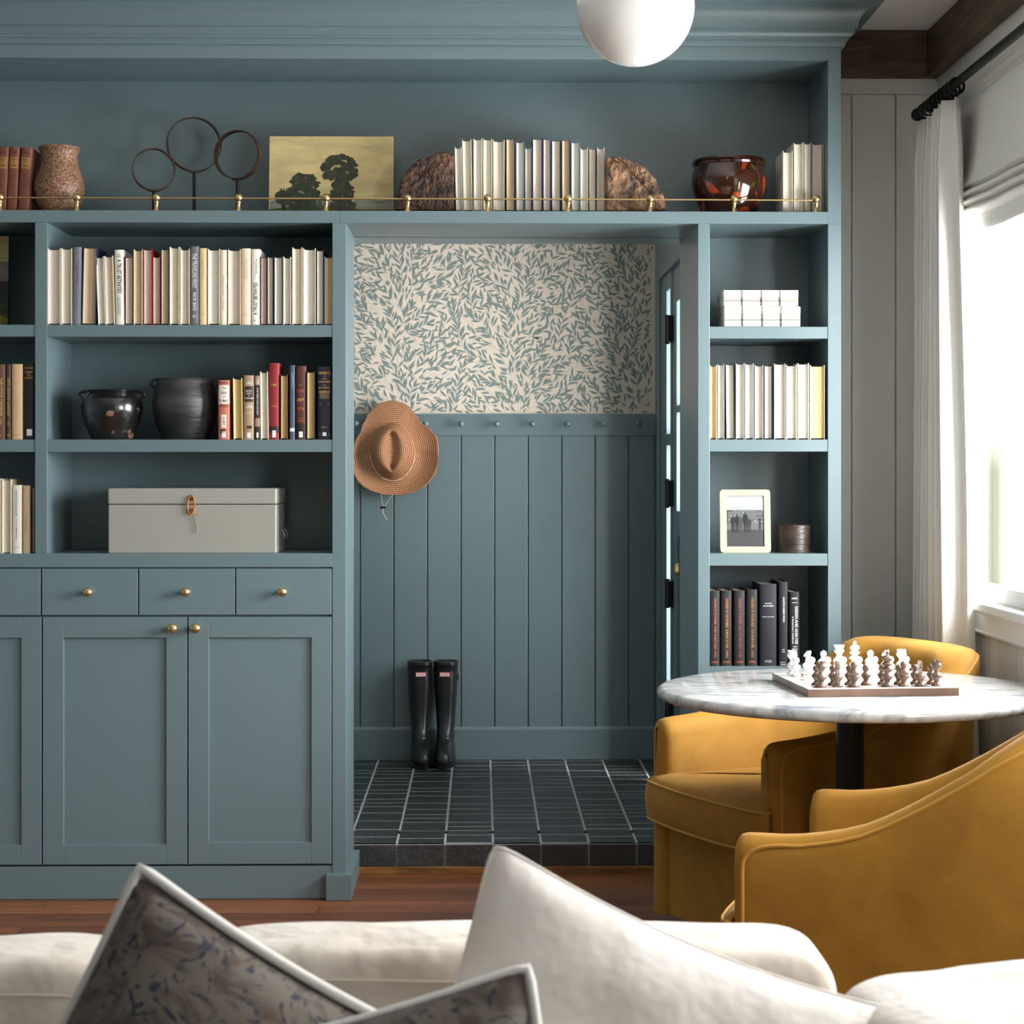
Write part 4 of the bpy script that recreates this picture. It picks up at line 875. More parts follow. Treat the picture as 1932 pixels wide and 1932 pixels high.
for yy in (D_ * .35, D_ * .65): m.box(hxx, yy - .01, .052, hxx + .004, yy + .01, .082)
m.tube([(hxx + .004, D_ * .35, .07), (hxx + .012, D_ * .35, .06), (hxx + .012, D_ * .35, .045), (hxx + .012, D_ * .65, .045), (hxx + .012, D_ * .65, .06), (hxx + .004, D_ * .65, .07)], .003, 8)
m.build('side_handle', mat('pewter', srgb(120, 118, 112), .4, .8), o, smooth=True, angle=50)

# plaid boxes
PLW = mat('plaid_paper', srgb(208, 202, 186), .7); PLK = mat('plaid_line', srgb(60, 58, 58), .7)
def plaid(px0, px1, top, bot, vx, hz_, Y, label):
    x0, x1, z0, z1 = PX(px0, Y), PX(px1, Y), PZ(bot, Y), PZ(top, Y)
    o = thing('plaid_box', label, 'box', ((x0 + x1) / 2, Y, z0), group=None); hw = (x1 - x0) / 2; H = z1 - z0
    MB().box(-hw, 0, 0, hw, .16, H - .024).build('box_base', PLW, o, bevel=.0015)
    MB().box(-hw - .0005, -.0006, H - .0235, hw + .0005, .1605, H).build('box_lid', PLW, o, bevel=.0015)
    m = MB()
    for v in vx:
        for d_ in (-.0022, 0, .0022):
            xx = PX(v, Y) - o.location.x + d_; m.box(xx - .0005, -.0011, .001, xx + .0005, -.0007, H - .001)
    for d_ in (-.0022, 0, .0022):
        zz = PZ(hz_, Y) - z0 + d_; m.box(-hw + .001, -.0011, zz - .0005, hw - .001, -.0007, zz + .0005)
    m.build('plaid_lines', PLK, o); return o
zs1 = NZ[0][1]
plaid(1366.5, 1510, 577.5, 615.5, (k4(738), k4(911), k4(1073)), 440 + 748 / 4.6, F + .015, 'lower of two stacked white plaid boxes')
plaid(1365.5, 1506, 546.5, 577, (k4(735), k4(903), k4(1064)), 440 + 581 / 4.6, F + .018, 'upper of two stacked white plaid boxes')

# framed black and white photograph
fy = F + .06; fx0, fx1, fz0, fz1 = PX(1359, fy), PX(1455, fy), NZ[2][1], PZ(923, fy)
o = thing('photo_frame', 'cream frame with rounded corners holding a black and white group photo', 'picture frame', ((fx0 + fx1) / 2, fy, fz0 + .0), (-.10, 0, 0)); hw = (fx1 - fx0) / 2; H = (fz1 - fz0) * 1.0
def rrect(hw_, z0, z1, r, n=6):
    pts = []
    for cx_, cz_, a0 in ((hw_ - r, z1 - r, 0), (-hw_ + r, z1 - r, PI / 2), (-hw_ + r, z0 + r, PI), (hw_ - r, z0 + r, 1.5 * PI)):
        for k in range(n + 1):
            a = a0 + PI / 2 * k / n; pts.append((cx_ + r * math.cos(a), cz_ + r * math.sin(a)))
    return pts
iw0, iw1, iz0, iz1 = -hw + .0215, hw - .0205, .020, H - .020
outr = rrect(hw, 0, H, .011); cxi, czi = (iw0 + iw1) / 2, (iz0 + iz1) / 2
inr = [(cxi + x - 0, z) for x, z in rrect((iw1 - iw0) / 2, iz0, iz1, .0004)]
FRM = mat('cream_lacquer', srgb(196, 188, 148), .35)
m = MB().loft([[(x, y, z) for x, z in pts] for pts, y in ((outr, .012), (outr, .002), ([(x * .985, H / 2 + (z - H / 2) * .99) for x, z in outr], 0), (inr, 0), (inr, .004), (inr, .012))], cap=False, loop=True)
m.build('frame', FRM, o, smooth=True, angle=40)
m = MB(); g = lambda v: mat('photo_grey_%d' % v, srgb(v, v, v), .4)
yy = .004; A_ = iw1 - iw0; B_ = iz1 - iz0; U = lambda u, v: (iw0 + u * A_, iz0 + v * B_)
def quad(u0, v0, u1, v1, gv, y): m.use(g(gv)); a, b = U(u0, v0), U(u1, v1); m.add([(a[0], y, a[1]), (b[0], y, a[1]), (b[0], y, b[1]), (a[0], y, b[1])], [(0, 1, 2, 3)])
quad(0, .72, 1, 1, 158, yy); quad(0, .80, 1, .92, 172, yy - .0001); quad(0, .33, 1, .72, 96, yy); quad(0, 0, 1, .34, 58, yy)
rp = random.Random(6)
for i in range(70): u, v = rp.uniform(0, .97), rp.uniform(.4, .72); quad(u, v, u + rp.uniform(.01, .05), v + rp.uniform(.005, .025), rp.choice((40, 70, 120, 160)), yy - .0002)
for i in range(13): u = i / 13; m.use(g(34)); a, b = U(u + .003, 0), U(.5 + (u - .5) * .5, .33); m.add([(a[0], yy - .0002, a[1]), (a[0] + .0005, yy - .0002, a[1]), (b[0] + .0003, yy - .0002, b[1]), (b[0], yy - .0002, b[1])], [(0, 1, 2, 3)])
for q in (.1, .18, .26): quad(.82, .34 + q, 1, .345 + q + .01, 50, yy - .0003)
quad(.86, .34, .91, .56, 30, yy - .0004); quad(.02, .45, .04, .7, 40, yy - .0003); quad(.0, .69, .16, .71, 40, yy - .0003)
for i, (u, hgt, gv) in enumerate(((.17, .62, 22), (.28, .645, 18), (.385, .62, 60), (.50, .69, 14), (.60, .58, 40))):
    m.use(g(gv)); a = U(u, .28); hh_ = (hgt - .28) * B_; w_ = .052 * A_ * 1.25
    m.add([(a[0] + x * w_, yy - .0005 - i * 3e-5, a[1] + z * hh_) for x, z in ((-.55, 0), (-.2, 0), (-.05, .42), (.05, .42), (.25, 0), (.6, 0), (.7, .5), (1, .55), (.9, .8), (.3, .88), (-.3, .88), (-.9, .8), (-1, .5), (-.7, .48))], [tuple(range(14))])
    m.use(g(gv + 40)); m.add([(a[0] + .35 * w_ * math.cos(t * PI / 5), yy - .0006 - i * 3e-5, a[1] + hh_ * (.93 + .075 * math.sin(t * PI / 5))) for t in range(10)], [tuple(range(10))])
m.build('photograph', parent=o, fix=False)
MB().box(-.02, .013, .004, .02, .016, H * .7, Matrix.Rotation(0, 4, 'X')).build('easel_back', BLACKM, o)
# round wooden box
ry = F + .10; xx = PX(1497.5, ry); R_ = 34.0 * ry / FPX; hB = PZ(988, ry) - PZ(1041, ry)
BX = mat('dark_bentwood', srgb(44, 32, 26), .38, col2=srgb(66, 50, 40), nscale=7, stretch=(1, 1, 5), bump=.2, bscale=30)
o = thing('round_box', 'small dark round lidded wooden box beside the photo frame', 'box', (xx, ry, NZ[2][1]))
MB().lathe([(0, 0), (R_ - .001, 0), (R_, .003), (R_, hB * .13), (R_ - .0015, hB * .14), (R_ - .0015, hB * .82), (0, hB * .82)], 40).build('box_body', BX, o, smooth=True)
MB().lathe([(R_ + .0002, hB * .30), (R_ + .001, hB * .31), (R_ + .001, hB * .98), (R_ + .0015, hB * .985), (R_ - .002, hB), (0, hB)], 40).build('box_lid', BX, o, smooth=True)

# ============================================================ HALL: PEGS, HAT, BOOTS
yp = HB - .022; zp = PZ(800, yp)
def peg_mesh():
    return MB().lathe([(0, 0), (.0075, 0), (.0075, .003), (.0048, .008), (.0045, .038), (.0105, .045), (.0135, .053), (.0125, .061), (.007, .067), (0, .0685)], 20, T=Matrix.Rotation(PI / 2, 4, 'X'))
p0 = None
pgs = [672, 736.5, 803.5, 870.4, 937.1, 1004.5, 1071, 1137.5, 1203.7]
PL = ['painted coat peg beside the doorway edge, behind the hat brim', 'painted coat peg holding the straw hat', 'painted coat peg touching the hat brim on its far side', 'painted coat peg, first clear of the hat',
      'painted coat peg, second clear of the hat', 'painted coat peg, third clear of the hat', 'painted coat peg, fourth clear of the hat', 'painted coat peg, fifth clear of the hat', 'painted coat peg, last before the glazed door']
for i, px in enumerate(pgs):
    if p0 is None: o = p0 = peg_mesh().build('coat_peg', PAINT, smooth=True, angle=50)
    else: o = p0.copy(); COL.objects.link(o)
    o.location = (PX(px, yp - .04), yp - .0003, zp); tag(o, PL[i], 'coat peg', 'coat pegs on the hall rail')

hy = HB - .10
hc = P(741, 851, hy); SH = hy / FPX          # metres per pixel
hat = thing('straw_hat', 'wide brimmed woven straw hat hanging on the peg rail', 'hat', (hc.x, hy, hc.z))
outl = {0: 86, 15: 87, 30: 82, 45: 76, 60: 82, 75: 92, 90: 96, 105: 94, 120: 86, 135: 77, 150: 70, 165: 72, 180: 76, 195: 80, 210: 84, 225: 86, 240: 85, 255: 83, 270: 82, 285: 84, 300: 87, 315: 90, 330: 90, 345: 88}
def orad(a):
    d = math.degrees(a) % 360; k = int(d // 15) * 15; t = (d - k) / 15; t = t * t * (3 - 2 * t); return outl[k % 360] * (1 - t) + outl[(k + 15) % 360] * t
def hatf(u, v):
    a = 2 * PI * u; ca, sa = math.cos(a), math.sin(a)
    ex, ez = 40 * SH, 53 * SH                       # crown ellipse at its foot
    R0 = 1 / math.sqrt((ca / ex) ** 2 + (sa / ez) ** 2)
    if sa < 0: R0 *= 1 + .0 * sa
    H_ = .095
    if v < .5:
        t = v / .5; s_ = t ** .8
        r = R0 * .86 * s_ if t < .8 else R0 * (.86 * .8 ** .8 + (1 - .86 * .8 ** .8) * ((t - .8) / .2))
        x, z = r * ca, r * sa
        if t < .8: yv = -H_ + .016 * (t / .8) ** 3
        else: yv = (-H_ + .016) * (1 - ((t - .8) / .2) ** 1.3)
        zz_ = (z + .004) / SH; wd = 13 * max(.05, 1 - ((zz_ - 4) / 42) ** 2) if abs(zz_ - 4) < 42 else .5
        if t < .85: yv += .034 * math.exp(-(x / SH / max(wd, 2)) ** 2) * (1 - smoothstep(.6, .85, t))
        y = yv
    else:
        t = (v - .5) / .5; Ro = orad(a) * SH; r = R0 + (Ro - R0) * t; x, z = r * ca, r * sa
        lift = .030 * abs(ca) ** 2 * t ** 2 * (1 if ca > 0 else .8)
        y = .004 * t - lift + .030 * t * t * max(0, sa) ** 2 - .012 * t * t * max(0, -sa) + .010 * math.sin(PI * t) * (1 if sa < 0 else .3)
    return (x, y, z)
m = MB().grid(hatf, 96, 44, cu=True)
o = m.build('hat_body', STRAW, hat, smooth='all'); sd_ = o.modifiers.new('thick', 'SOLIDIFY'); sd_.thickness = .003
CRD = mat('cream_cord', srgb(206, 192, 160), .7)
pts = []
for k in range(31):
    a = math.radians(188 + 168 * k / 30); ca, sa = math.cos(a), math.sin(a); r = 1 / math.sqrt((ca / (42.5 * SH)) ** 2 + (sa / (56 * SH)) ** 2)
    pts.append((r * ca, -.012, r * sa))
MB().tube(pts, .0016, 6).build('hat_cord', CRD, hat, smooth=True)
q = lambda px, py, dy=0: (P(px, py, hy).x - hc.x, dy, PZ(py, hy) - hc.z)
m = MB().tube([q(718, 928, .01), q(720, 942), q(723.5, 955)], .0011, 6).tube([q(742, 932, .01), q(733, 944), q(726, 955)], .0011, 6).tube([q(724, 958, .0), q(722, 966), q(726, 974), q(731, 981)], .0018, 6)
m.build('chin_cord', CRD, hat, smooth=True)
MB().tube([q(717, 957.5, -.003), q(728, 957.5, -.003)], .0042, 10).build('cord_toggle', BLACKM, hat, smooth=True)

RUB = mat('black_rubber', (.012, .012, .013), .32, bump=.08, bscale=30, bdist=.004)
RED = mat('label_red', srgb(190, 40, 40), .5); LBL = mat('label_white', srgb(232, 228, 222), .5)
def boot(xc, toe_out, label, strap):
    o = thing('rain_boot', label, 'boot', (xc, 8.10, TILEZ), (0, 0, toe_out), 'pair of rain boots')
    def ring(h, y0, y1, w, x=0, ex=2.3, n=28):
        cy, ry = (y0 + y1) / 2 - 8.10, (y1 - y0) / 2; out = []
        for k in range(n):
            a = 2 * PI * k / n; c, s = math.cos(a), math.sin(a)
            out.append((x + w * math.copysign(abs(c) ** (2 / ex), c), cy + ry * math.copysign(abs(s) ** (2 / ex), s), h))
        return out
    y1 = 8.205
    R = [ring(.012, 7.955, y1, .043), ring(.030, 7.950, y1, .045), ring(.050, 7.956, y1 - .002, .044), ring(.070, 7.975, y1 - .004, .041), ring(.086, 8.005, y1 - .006, .038), ring(.100, 8.035, y1 - .008, .036),
         ring(.118, 8.058, y1 - .010, .036), ring(.145, 8.075, y1 - .011, .037), ring(.175, 8.082, y1 - .010, .039), ring(.22, 8.088, y1 - .006, .042), ring(.27, 8.088, y1 - .002, .046),
         ring(.33, 8.086, y1, .049), ring(.39, 8.087, y1 + .001, .0505), ring(.427, 8.087, y1 + .001, .051), ring(.4275, 8.085, y1 + .003, .0525), ring(.434, 8.085, y1 + .003, .0525), ring(.434, 8.089, y1 - .001, .049), ring(.40, 8.091, y1 - .002, .048), ring(.20, 8.10, y1 - .012, .034)]
    MB().loft(R).build('boot_shaft', RUB, o, smooth='all')
    MB().loft([ring(0, 7.956, y1 + .001, .044), ring(.004, 7.950, y1 + .003, .047), ring(.016, 7.948, y1 + .003, .0475), ring(.018, 7.954, y1, .0445)]).build('sole', RUB, o, smooth=True, angle=40)
    m = MB(); m.loft([ring(.112, 8.050, y1 - .006, .0375), ring(.118, 8.053, y1 - .006, .0385), ring(.124, 8.059, y1 - .006, .0375)], cap=False); m.build('rubber_band', RUB, o, smooth='all'); m = MB(); m.loft([ring(.42, 8.084, y1 + .004, .0535), ring(.431, 8.084, y1 + .004, .0535)], cap=False)
    m.build('rubber_band', RUB, o, smooth='all')
    m = MB().use(RED).box(-.0225, -.0168, .372, .0225, -.0100, .391); m.use(LBL).box(-.0195, -.0172, .3745, .0195, -.0166, .3885); m.use(RED); text_on(m, 'HUNTER', -.016, .016, .378, .385, -.0174)
    m.build('label_patch', parent=o)
    if strap:
        m = MB(); m.box(.0505, .030, .352, .0545, .056, .378); m.tube([(.056, .03, .352), (.058, .03, .378), (.058, .052, .378), (.056, .052, .352)], .0018, 6, loop=True)
        m.build('side_buckle', mat('pewter', srgb(120, 118, 112), .4, .8), o, smooth=True)
boot(P(794, 1400, 8.13).x, .10, 'black rubber rain boot without a visible buckle, under the hat', False)
boot(P(840, 1400, 8.13).x, -.06, 'black rubber rain boot with a silver side buckle', True)

# ============================================================ TABLE AND CHESS
TZ = .783; TC = (.956, 4.93); TR = .50
tb = thing('round_table', 'round white marble table on a black pedestal', 'table', (TC[0], TC[1], 0))
pr = [(0, TZ - .0305), (TR - .03, TZ - .0305), (TR - .012, TZ - .029), (TR - .003, TZ - .024), (TR, TZ - .016), (TR - .001, TZ - .009), (TR - .006, TZ - .003), (TR - .016, TZ), (0, TZ)]
MB().lathe(pr, 128).build('table_top', MARBLE, tb, smooth=True, angle=45)
MB().lathe([(0, .0275), (.035, .0275), (.036, .05), (.036, TZ - .05), (.036, TZ - .0405), (0, TZ - .0405)], 40).build('pedestal', BLACKM, tb, smooth=True, angle=40)
MB().lathe([(0, .0005), (.22, .0005), (.22, .010), (.05, .027), (0, .027)], 48).build('base_plate', BLACKM, tb, smooth=True, angle=40)
MB().lathe([(0, TZ - .040), (.15, TZ - .040), (.15, TZ - .031), (0, TZ - .031)], 32).build('mounting_plate', BLACKM, tb, smooth=True, angle=40)
BW = mat('white_onyx', srgb(236, 234, 228), .15); BB = mat('brown_marble', srgb(120, 92, 76), .22, col2=srgb(158, 128, 106), nscale=30, detail=5)
BPW = mat('white_onyx_pieces', srgb(246, 245, 242), .2, subs=.3); BPB = mat('brown_marble_pieces', srgb(88, 66, 52), .2, col2=srgb(136, 110, 92), nscale=60, detail=5)
BA = math.radians(4.5); BC = (.986, 4.922); S_ = .385; TH = .020
bo = thing('chess_board', 'square brown and white stone chess board on the marble table', 'chess board', (BC[0], BC[1], TZ + .0003), (0, 0, BA))
MB().box(-S_ / 2, -S_ / 2, 0, S_ / 2, S_ / 2, TH - .0005).build('board_slab', mat('brown_stone_edge', srgb(142, 112, 94), .3, col2=srgb(118, 90, 76), nscale=14), bo, bevel=.001)
q = .0425; m = MB(); m.use(BW)
for i in range(8):
    for j in range(8):
        m.use(BW if (i + j) % 2 else BB); m.box((i - 4) * q, (j - 4) * q, TH - .0006, (i - 3) * q, (j - 3) * q, TH)
m.use(BW); e_ = S_ / 2 - .001; k_ = 4 * q
for a in ((-e_, -e_, e_, -k_), (-e_, k_, e_, e_), (-e_, -k_, -k_, k_), (k_, -k_, e_, k_)): m.box(a[0], a[1], TH - .0006, a[2], a[3], TH)
m.build('playing_surface', parent=bo)
def lat(pr, n=22): return MB().lathe(pr, n)
foot = [(0, 0), (.0138, 0), (.0142, .003), (.012, .006), (.0075, .009), (.0068, .013), (.009, .017), (.0135, .021), (.0142, .025), (.012, .029)]
def pawn_m(): return lat([(0, 0), (.0125, 0), (.013, .003), (.0105, .006), (.0062, .009), (.0060, .013), (.009, .017), (.0125, .022), (.0118, .027), (.0065, .031), (.0055, .034), (.0085, .038), (.0092, .043), (.0072, .048), (0, .051)])
def rook_m(h=.062):
    m = lat(foot + [(.0068, .034), (.0062, .039), (.010, .044), (.0135, .049), (.0132, .054), (.0108, .058), (.0100, h - .001), (.006, h - .001), (.006, .056), (0, .056)])
    for k in range(5):
        a = 2 * PI * k / 5; m.box(.0065, -.003, h - .004, .0115, .003, h + .002, Matrix.Rotation(a, 4, 'Z'))
    return m
def bishop_m(): return lat(foot + [(.0145, .033), (.0145, .036), (.010, .040), (.0068, .044), (.0062, .047), (.0085, .051), (.0090, .055), (.0070, .060), (0, .064)])
def knight_m():
    m = lat([(0, 0), (.0132, 0), (.0136, .003), (.0112, .006), (.007, .009), (.0068, .013), (.011, .018), (.0138, .023), (.0125, .028), (.0075, .032), (0, .033)])
    out = [(-.0065, .030), (.0070, .030), (.0080, .040), (.0065, .050), (.0085, .057), (.0070, .064), (.0040, .061), (-.0005, .063), (-.0050, .058), (-.0105, .051), (-.0100, .047), (-.0040, .048), (-.0055, .040)]
    m.prism(out, -.0042, .0042); return m
def queen_m(): return lat(foot + [(.0155, .033), (.0145, .040), (.0085, .046), (.0070, .052), (.012, .058), (.0142, .063), (.0100, .067), (.0135, .073), (.0140, .077), (.011, .077), (0, .074)])
def king_m(h=.088):
    m = lat(foot + [(.0075, .033), (.0072, .036), (.0145, .041), (.0150, .044), (.0080, .048), (.0072, .051), (.0135, .055), (.0135, .058), (.0070, .062), (.0125, .067), (.0132, .071), (.0085, .076), (.003, .079), (0, .080)])
    m.box(-.0018, -.0018, .078, .0018, .0018, h); m.box(-.0048, -.0018, .0815, .0048, .0018, .085); return m
MK = dict(pawn=pawn_m, rook=rook_m, bishop=bishop_m, knight=knight_m, queen=queen_m, king=king_m); PR = {}
Mb = Matrix.Translation((BC[0], BC[1], TZ + .0003 + TH)) @ Matrix.Rotation(BA, 4, 'Z')
def piece(kind, colour, file, rank, label):
    k = (kind, colour)
    if k not in PR: o = PR[k] = MK[kind]().build('chess_' + kind, BPW if colour == 'white' else BPB, smooth=True, angle=50)
    else: o = PR[k].copy(); COL.objects.link(o)
    o.location = Mb @ Vector(((file - 3.5) * q, (rank - 3.5) * q, .0001)); o.rotation_euler = (0, 0, BA + (PI * .5 if kind == 'knight' and colour == 'brown' else 0))
    tag(o, label, 'chess piece', '%s chess pieces' % colour)
ex_ = ['at the doorway end', 'second', 'third', 'fourth', 'fifth', 'sixth', 'seventh', 'at the window end']
for f_ in range(8):
    piece('pawn', 'brown', f_, 1, 'brown stone chess pawn %s%s' % (ex_[f_], ' of its row' if f_ in (0, 7) else ' from the doorway end'))
    piece('pawn', 'white', f_, 6, 'white stone chess pawn %s%s' % (ex_[f_], ' of its row' if f_ in (0, 7) else ' from the doorway end'))
for c, rk in (('brown', 0), ('white', 7)):
    piece('rook', c, 0, rk, '%s stone chess rook on the doorway-side corner' % c); piece('rook', c, 7, rk, '%s stone chess rook on the window-side corner' % c)
    piece('knight', c, 1, rk, '%s stone chess knight beside the doorway-side rook' % c); piece('knight', c, 6, rk, '%s stone chess knight beside the window-side rook' % c)
    piece('bishop', c, 2, rk, '%s stone chess bishop, nearer the doorway' % c); piece('bishop', c, 5, rk, '%s stone chess bishop, nearer the window' % c)
    piece('king', c, 4, rk, '%s stone chess king topped with a cross' % c)
piece('queen', 'white', 3, 7, 'white stone chess queen with flat flared crown')

# ============================================================ ARMCHAIRS
def interp(tab, u):
    for (a, x), (b, y) in zip(tab[:-1], tab[1:]):
        if u <= b:
            t = max(0, (u - a) / (b - a)); k = tab.index((b, y)); p0 = tab[max(0, k - 2)]; p3 = tab[min(len(tab) - 1, k + 1)]
            m0 = (y - p0[1]) / (b - p0[0]) * (b - a); m1 = (p3[1] - x) / (p3[0] - a) * (b - a)
            return (2*t**3 - 3*t*t + 1) * x + (t**3 - 2*t*t + t) * m0 + (3*t*t - 2*t**3) * y + (t**3 - t*t) * m1
    return tab[-1][1]
def armchair(loc, rot, label, prof, D=.78, hw=.33, nn=2.5):
    o = thing('velvet_armchair', label, 'armchair', (loc[0], loc[1], 0), (0, 0, rot), 'mustard armchairs at the marble table')
    path = []; uc = .40
    for t in (0, .004, .012, .026, .05): path.append((t, -hw + .012 * (1 - t / .4)))
    for k in range(1, 9): u = .05 + (uc - .05) * k / 8; path.append((u, -hw + .012 * (1 - u / uc)))
    for k in range(1, 24):
        a = -PI / 2 + PI * k / 24; c, s = math.cos(a), math.sin(a)
        path.append((uc + (D - uc) * abs(c) ** (2 / nn), hw * math.copysign(abs(s) ** (2 / nn), s)))
    path += [(u, -v) for u, v in path[:13][::-1]]
    n = len(path); rings = []; tops = []; posts = []
    for i, (u, v) in enumerate(path):
        a = path[max(0, i - 1)]; b = path[min(n - 1, i + 1)]; d = Vector((b[0] - a[0], b[1] - a[1])).normalized()
        inw = Vector((-d.y, d.x))
        h = interp(prof, u); th = .085 + .035 * smoothstep(.35, .7, u)
        e = min(i, n - 1 - i); ins = (.026, .014, .005, .001)[e] if e < 4 else 0
        lean = .03 * smoothstep(.4, .75, u)
        sec = [(ins, .045), (ins, .30), (ins - lean * .4, h * .75), (ins - lean, h - .045), (ins + .004 - lean, h - .022 - ins * .5), (ins + .014 - lean, h - .007 - ins), (.040 - lean, h - ins), (th - .028 - ins - lean * .7, h - .003 - ins), (th - .010 - ins - lean * .5, h - .018 - ins),
               (th - ins, h - .05), (th - ins, .30), (th - ins, .045)]
        rings.append([(u + inw.x * q_, v + inw.y * q_, z) for q_, z in sec])
        tops.append((u + inw.x * (sec[4][0] + .0015), v + inw.y * (sec[4][0] + .0015), sec[4][1] + .002))
    MB().loft(rings).build('shell', VELVET, o, smooth=True, angle=60)
    fe = [(rings[4][0][0], rings[4][0][1], .05), (rings[4][0][0], rings[4][0][1], .5)]
    l0, l1 = rings[3], rings[n - 4]
    def bz(S, E): C_ = Vector((S[0], S[1], E[2] + .001)); return [tuple((1 - t) ** 2 * Vector(S) + 2 * t * (1 - t) * C_ + t * t * Vector(E)) for t in [k / 7 for k in range(8)]]
    tz = tops[6][2]
    p1 = [(l0[0][0] - .001, l0[0][1], .05)] + bz((l0[0][0] - .001, l0[0][1], tz - .05), tops[6]) + [tops[k] for k in range(7, n - 7)] + bz((l1[0][0] - .001, l1[0][1], tz - .05), tops[n - 7])[::-1] + [(l1[0][0] - .001, l1[0][1], .05)]
    p0_ = [(l0[0][0] - .001, l0[0][1], .05), (l0[0][0] - .001, l0[0][1], tops[4][2] - .04)] + [tops[k] for k in range(4, n - 4)] + [(l1[0][0] - .001, l1[0][1], tops[4][2] - .04), (l1[0][0] - .001, l1[0][1], .05)]
    MB().tube(p1, .0042, 8).build('piping', PIPE, o, smooth=True)
    # seat cushion with a T-shaped front
    yi = hw - .095; yo = hw - .018; L0 = -.055; out = []
    def arc(cx, cy, r, a0, a1, k=5): return [(cx + r * math.cos(math.radians(a0 + (a1 - a0) * t / k)), cy + r * math.sin(math.radians(a0 + (a1 - a0) * t / k))) for t in range(k + 1)]
    fr_ = [(L0 + .03 * (abs(y) / yo) ** 2.2, y) for y in [yo * .86 * (1 - 2 * t / 8) for t in range(9)]]
    out = arc(.61 - .16, yi - .16, .16, 0, 90) + [(.15, yi), (.03, yi + .004)] + [(-.006, yi + .012), (-.007, yo - .015)] + arc(-.012, yo - .014, .012, 60, 160, 3) + fr_ + [(x, -y) for x, y in (arc(-.012, yo - .014, .012, 60, 160, 3))[::-1]] + [(-.007, -yo + .015), (-.006, -yi - .012), (.03, -yi - .004), (.15, -yi)] + [(x, -y) for x, y in arc(.61 - .16, yi - .16, .16, 0, 90)[::-1]]
    cx_, cy_ = .28, 0
    def rg(s, z, d=0): return [(cx_ + (x - cx_) * s, cy_ + (y - cy_) * s, z + d * (1 - ((x - cx_) / .4) ** 2) * (1 - (y / .35) ** 2)) for x, y in out]
    R = [rg(.05, .315), rg(.6, .315), rg(.955, .318), rg(.985, .325), rg(1, .345), rg(1.012, .385), rg(1, .425), rg(.99, .438), rg(.95, .450, .006), rg(.85, .458, .018), rg(.6, .462, .028), rg(.3, .464, .034), rg(.03, .465, .036)]
    c = MB().loft(R).build('seat_cushion', VELVET, o, smooth='all')
    MB().tube(rg(.997, .436), .0035, 6, loop=True).tube(rg(.99, .327), .0035, 6, loop=True).build('cushion_piping', PIPE, c, smooth=True)
    # upholstered front panel and swivel
    w = hw - .09
    f = MB().loft([[(x, y, z) for x, y in [(.016 + .006 * (y_ / w) ** 2 * (0 if z else 0), y_) for y_ in [-w + 2 * w * k / 8 for k in range(9)]] + [(.10, w), (.10, -w)]] for z in (.05, .06, .18, .30, .3145)])
    f.build('front_panel', VELVET, o, smooth=True, angle=50)
    MB().lathe([(0, .0005), (.20, .0005), (.21, .01), (.21, .035), (0, .044)], 40, c=(.38, 0, 0)).build('swivel_base', BLACKM, o, smooth=True, angle=40)
    return o
armchair((.637, 5.335), math.radians(25), 'mustard velvet tub armchair on the far side of the marble table', [(0, .618), (.12, .626), (.22, .638), (.32, .658), (.42, .685), (.52, .715), (.59, .745), (.64, .795), (.70, .832), (.80, .842)], D=.77, hw=.338, nn=3.1)
armchair((.638, 4.12), math.radians(-25), 'mustard velvet tub armchair between the sofa and the marble table', [(0, .615), (.10, .617), (.18, .628), (.27, .652), (.36, .698), (.46, .758), (.56, .825), (.66, .872), (.80, .885)], hw=.338)

# ============================================================ SOFA AND PILLOWS
def soft(m, c, w, d, h, e=.28, nu=64, nv=28, wob=0, seed=0):
    def f(u, v):
        a = 2 * PI * u; b = -PI / 2 + PI * v; p = lambda x, k: math.copysign(abs(x) ** k, x)
        x, y, z = p(math.cos(b), e) * p(math.cos(a), e), p(math.cos(b), e) * p(math.sin(a), e), p(math.sin(b), e)
        wz = wob * (math.sin(7 * x + seed) + .6 * math.sin(13 * x + 2 * seed)) * (z > 0)
        bul = 1 + .10 * (1 - x * x) * (1 - z * z)
        return (c[0] + x * w / 2 * (1 + .01 * math.sin(5 * z + seed)), c[1] + y * d / 2 * bul, c[2] + (z * h / 2) + wz)
    return m.grid(f, nu, nv, cu=True)
sf = thing('sofa', 'low white linen sofa seen across its back cushions', 'sofa', (-.6, 2.3, 0))
sl = lambda p_: (p_[0] + .6, p_[1] - 2.3, p_[2])
def sofa_part(name, c, w, d, h, m=LINEN2, **k): return soft(MB(), sl(c), w, d, h, **k).build(name, m, sf, smooth='all')
sofa_part('back_frame', (-.60, 2.56, .375), 2.20, .16, .60, e=.18)
cR = sofa_part('back_cushion', (.035, 2.385, .555), .815, .19, .425, e=.24, wob=.0022, seed=1)
cL = sofa_part('back_cushion', (-.79, 2.385, .545), .80, .19, .415, e=.24, wob=.002, seed=3)
def seam(px0, px1, ztop, par):
    pts = []; n = 40
    for k in range(n + 1):
        t = k / n; px = px0 + (px1 - px0) * t; pts.append(sl((px, 2.287 + .02 * (abs(2 * t - 1)) ** 6, ztop - .035 + .002 * math.sin(9 * t) - .02 * abs(2 * t - 1) ** 8)))
    MB().tube(pts, .0016, 6).build('cushion_seam', PIPEW, par, smooth=True)
PIPEW = mat('linen_seam', srgb(196, 184, 168), .9)
seam(-.35, .41, .768, cR); seam(-1.16, -.42, .752, cL)
sofa_part('seat_cushion', (-.05, 2.00, .33), .98, .70, .16, LINEN, e=.2); sofa_part('seat_cushion', (-1.04, 2.00, .33), .98, .70, .16, LINEN, e=.2)
sofa_part('seat_frame', (-.6, 2.06, .155), 2.2, .86, .20, e=.15)
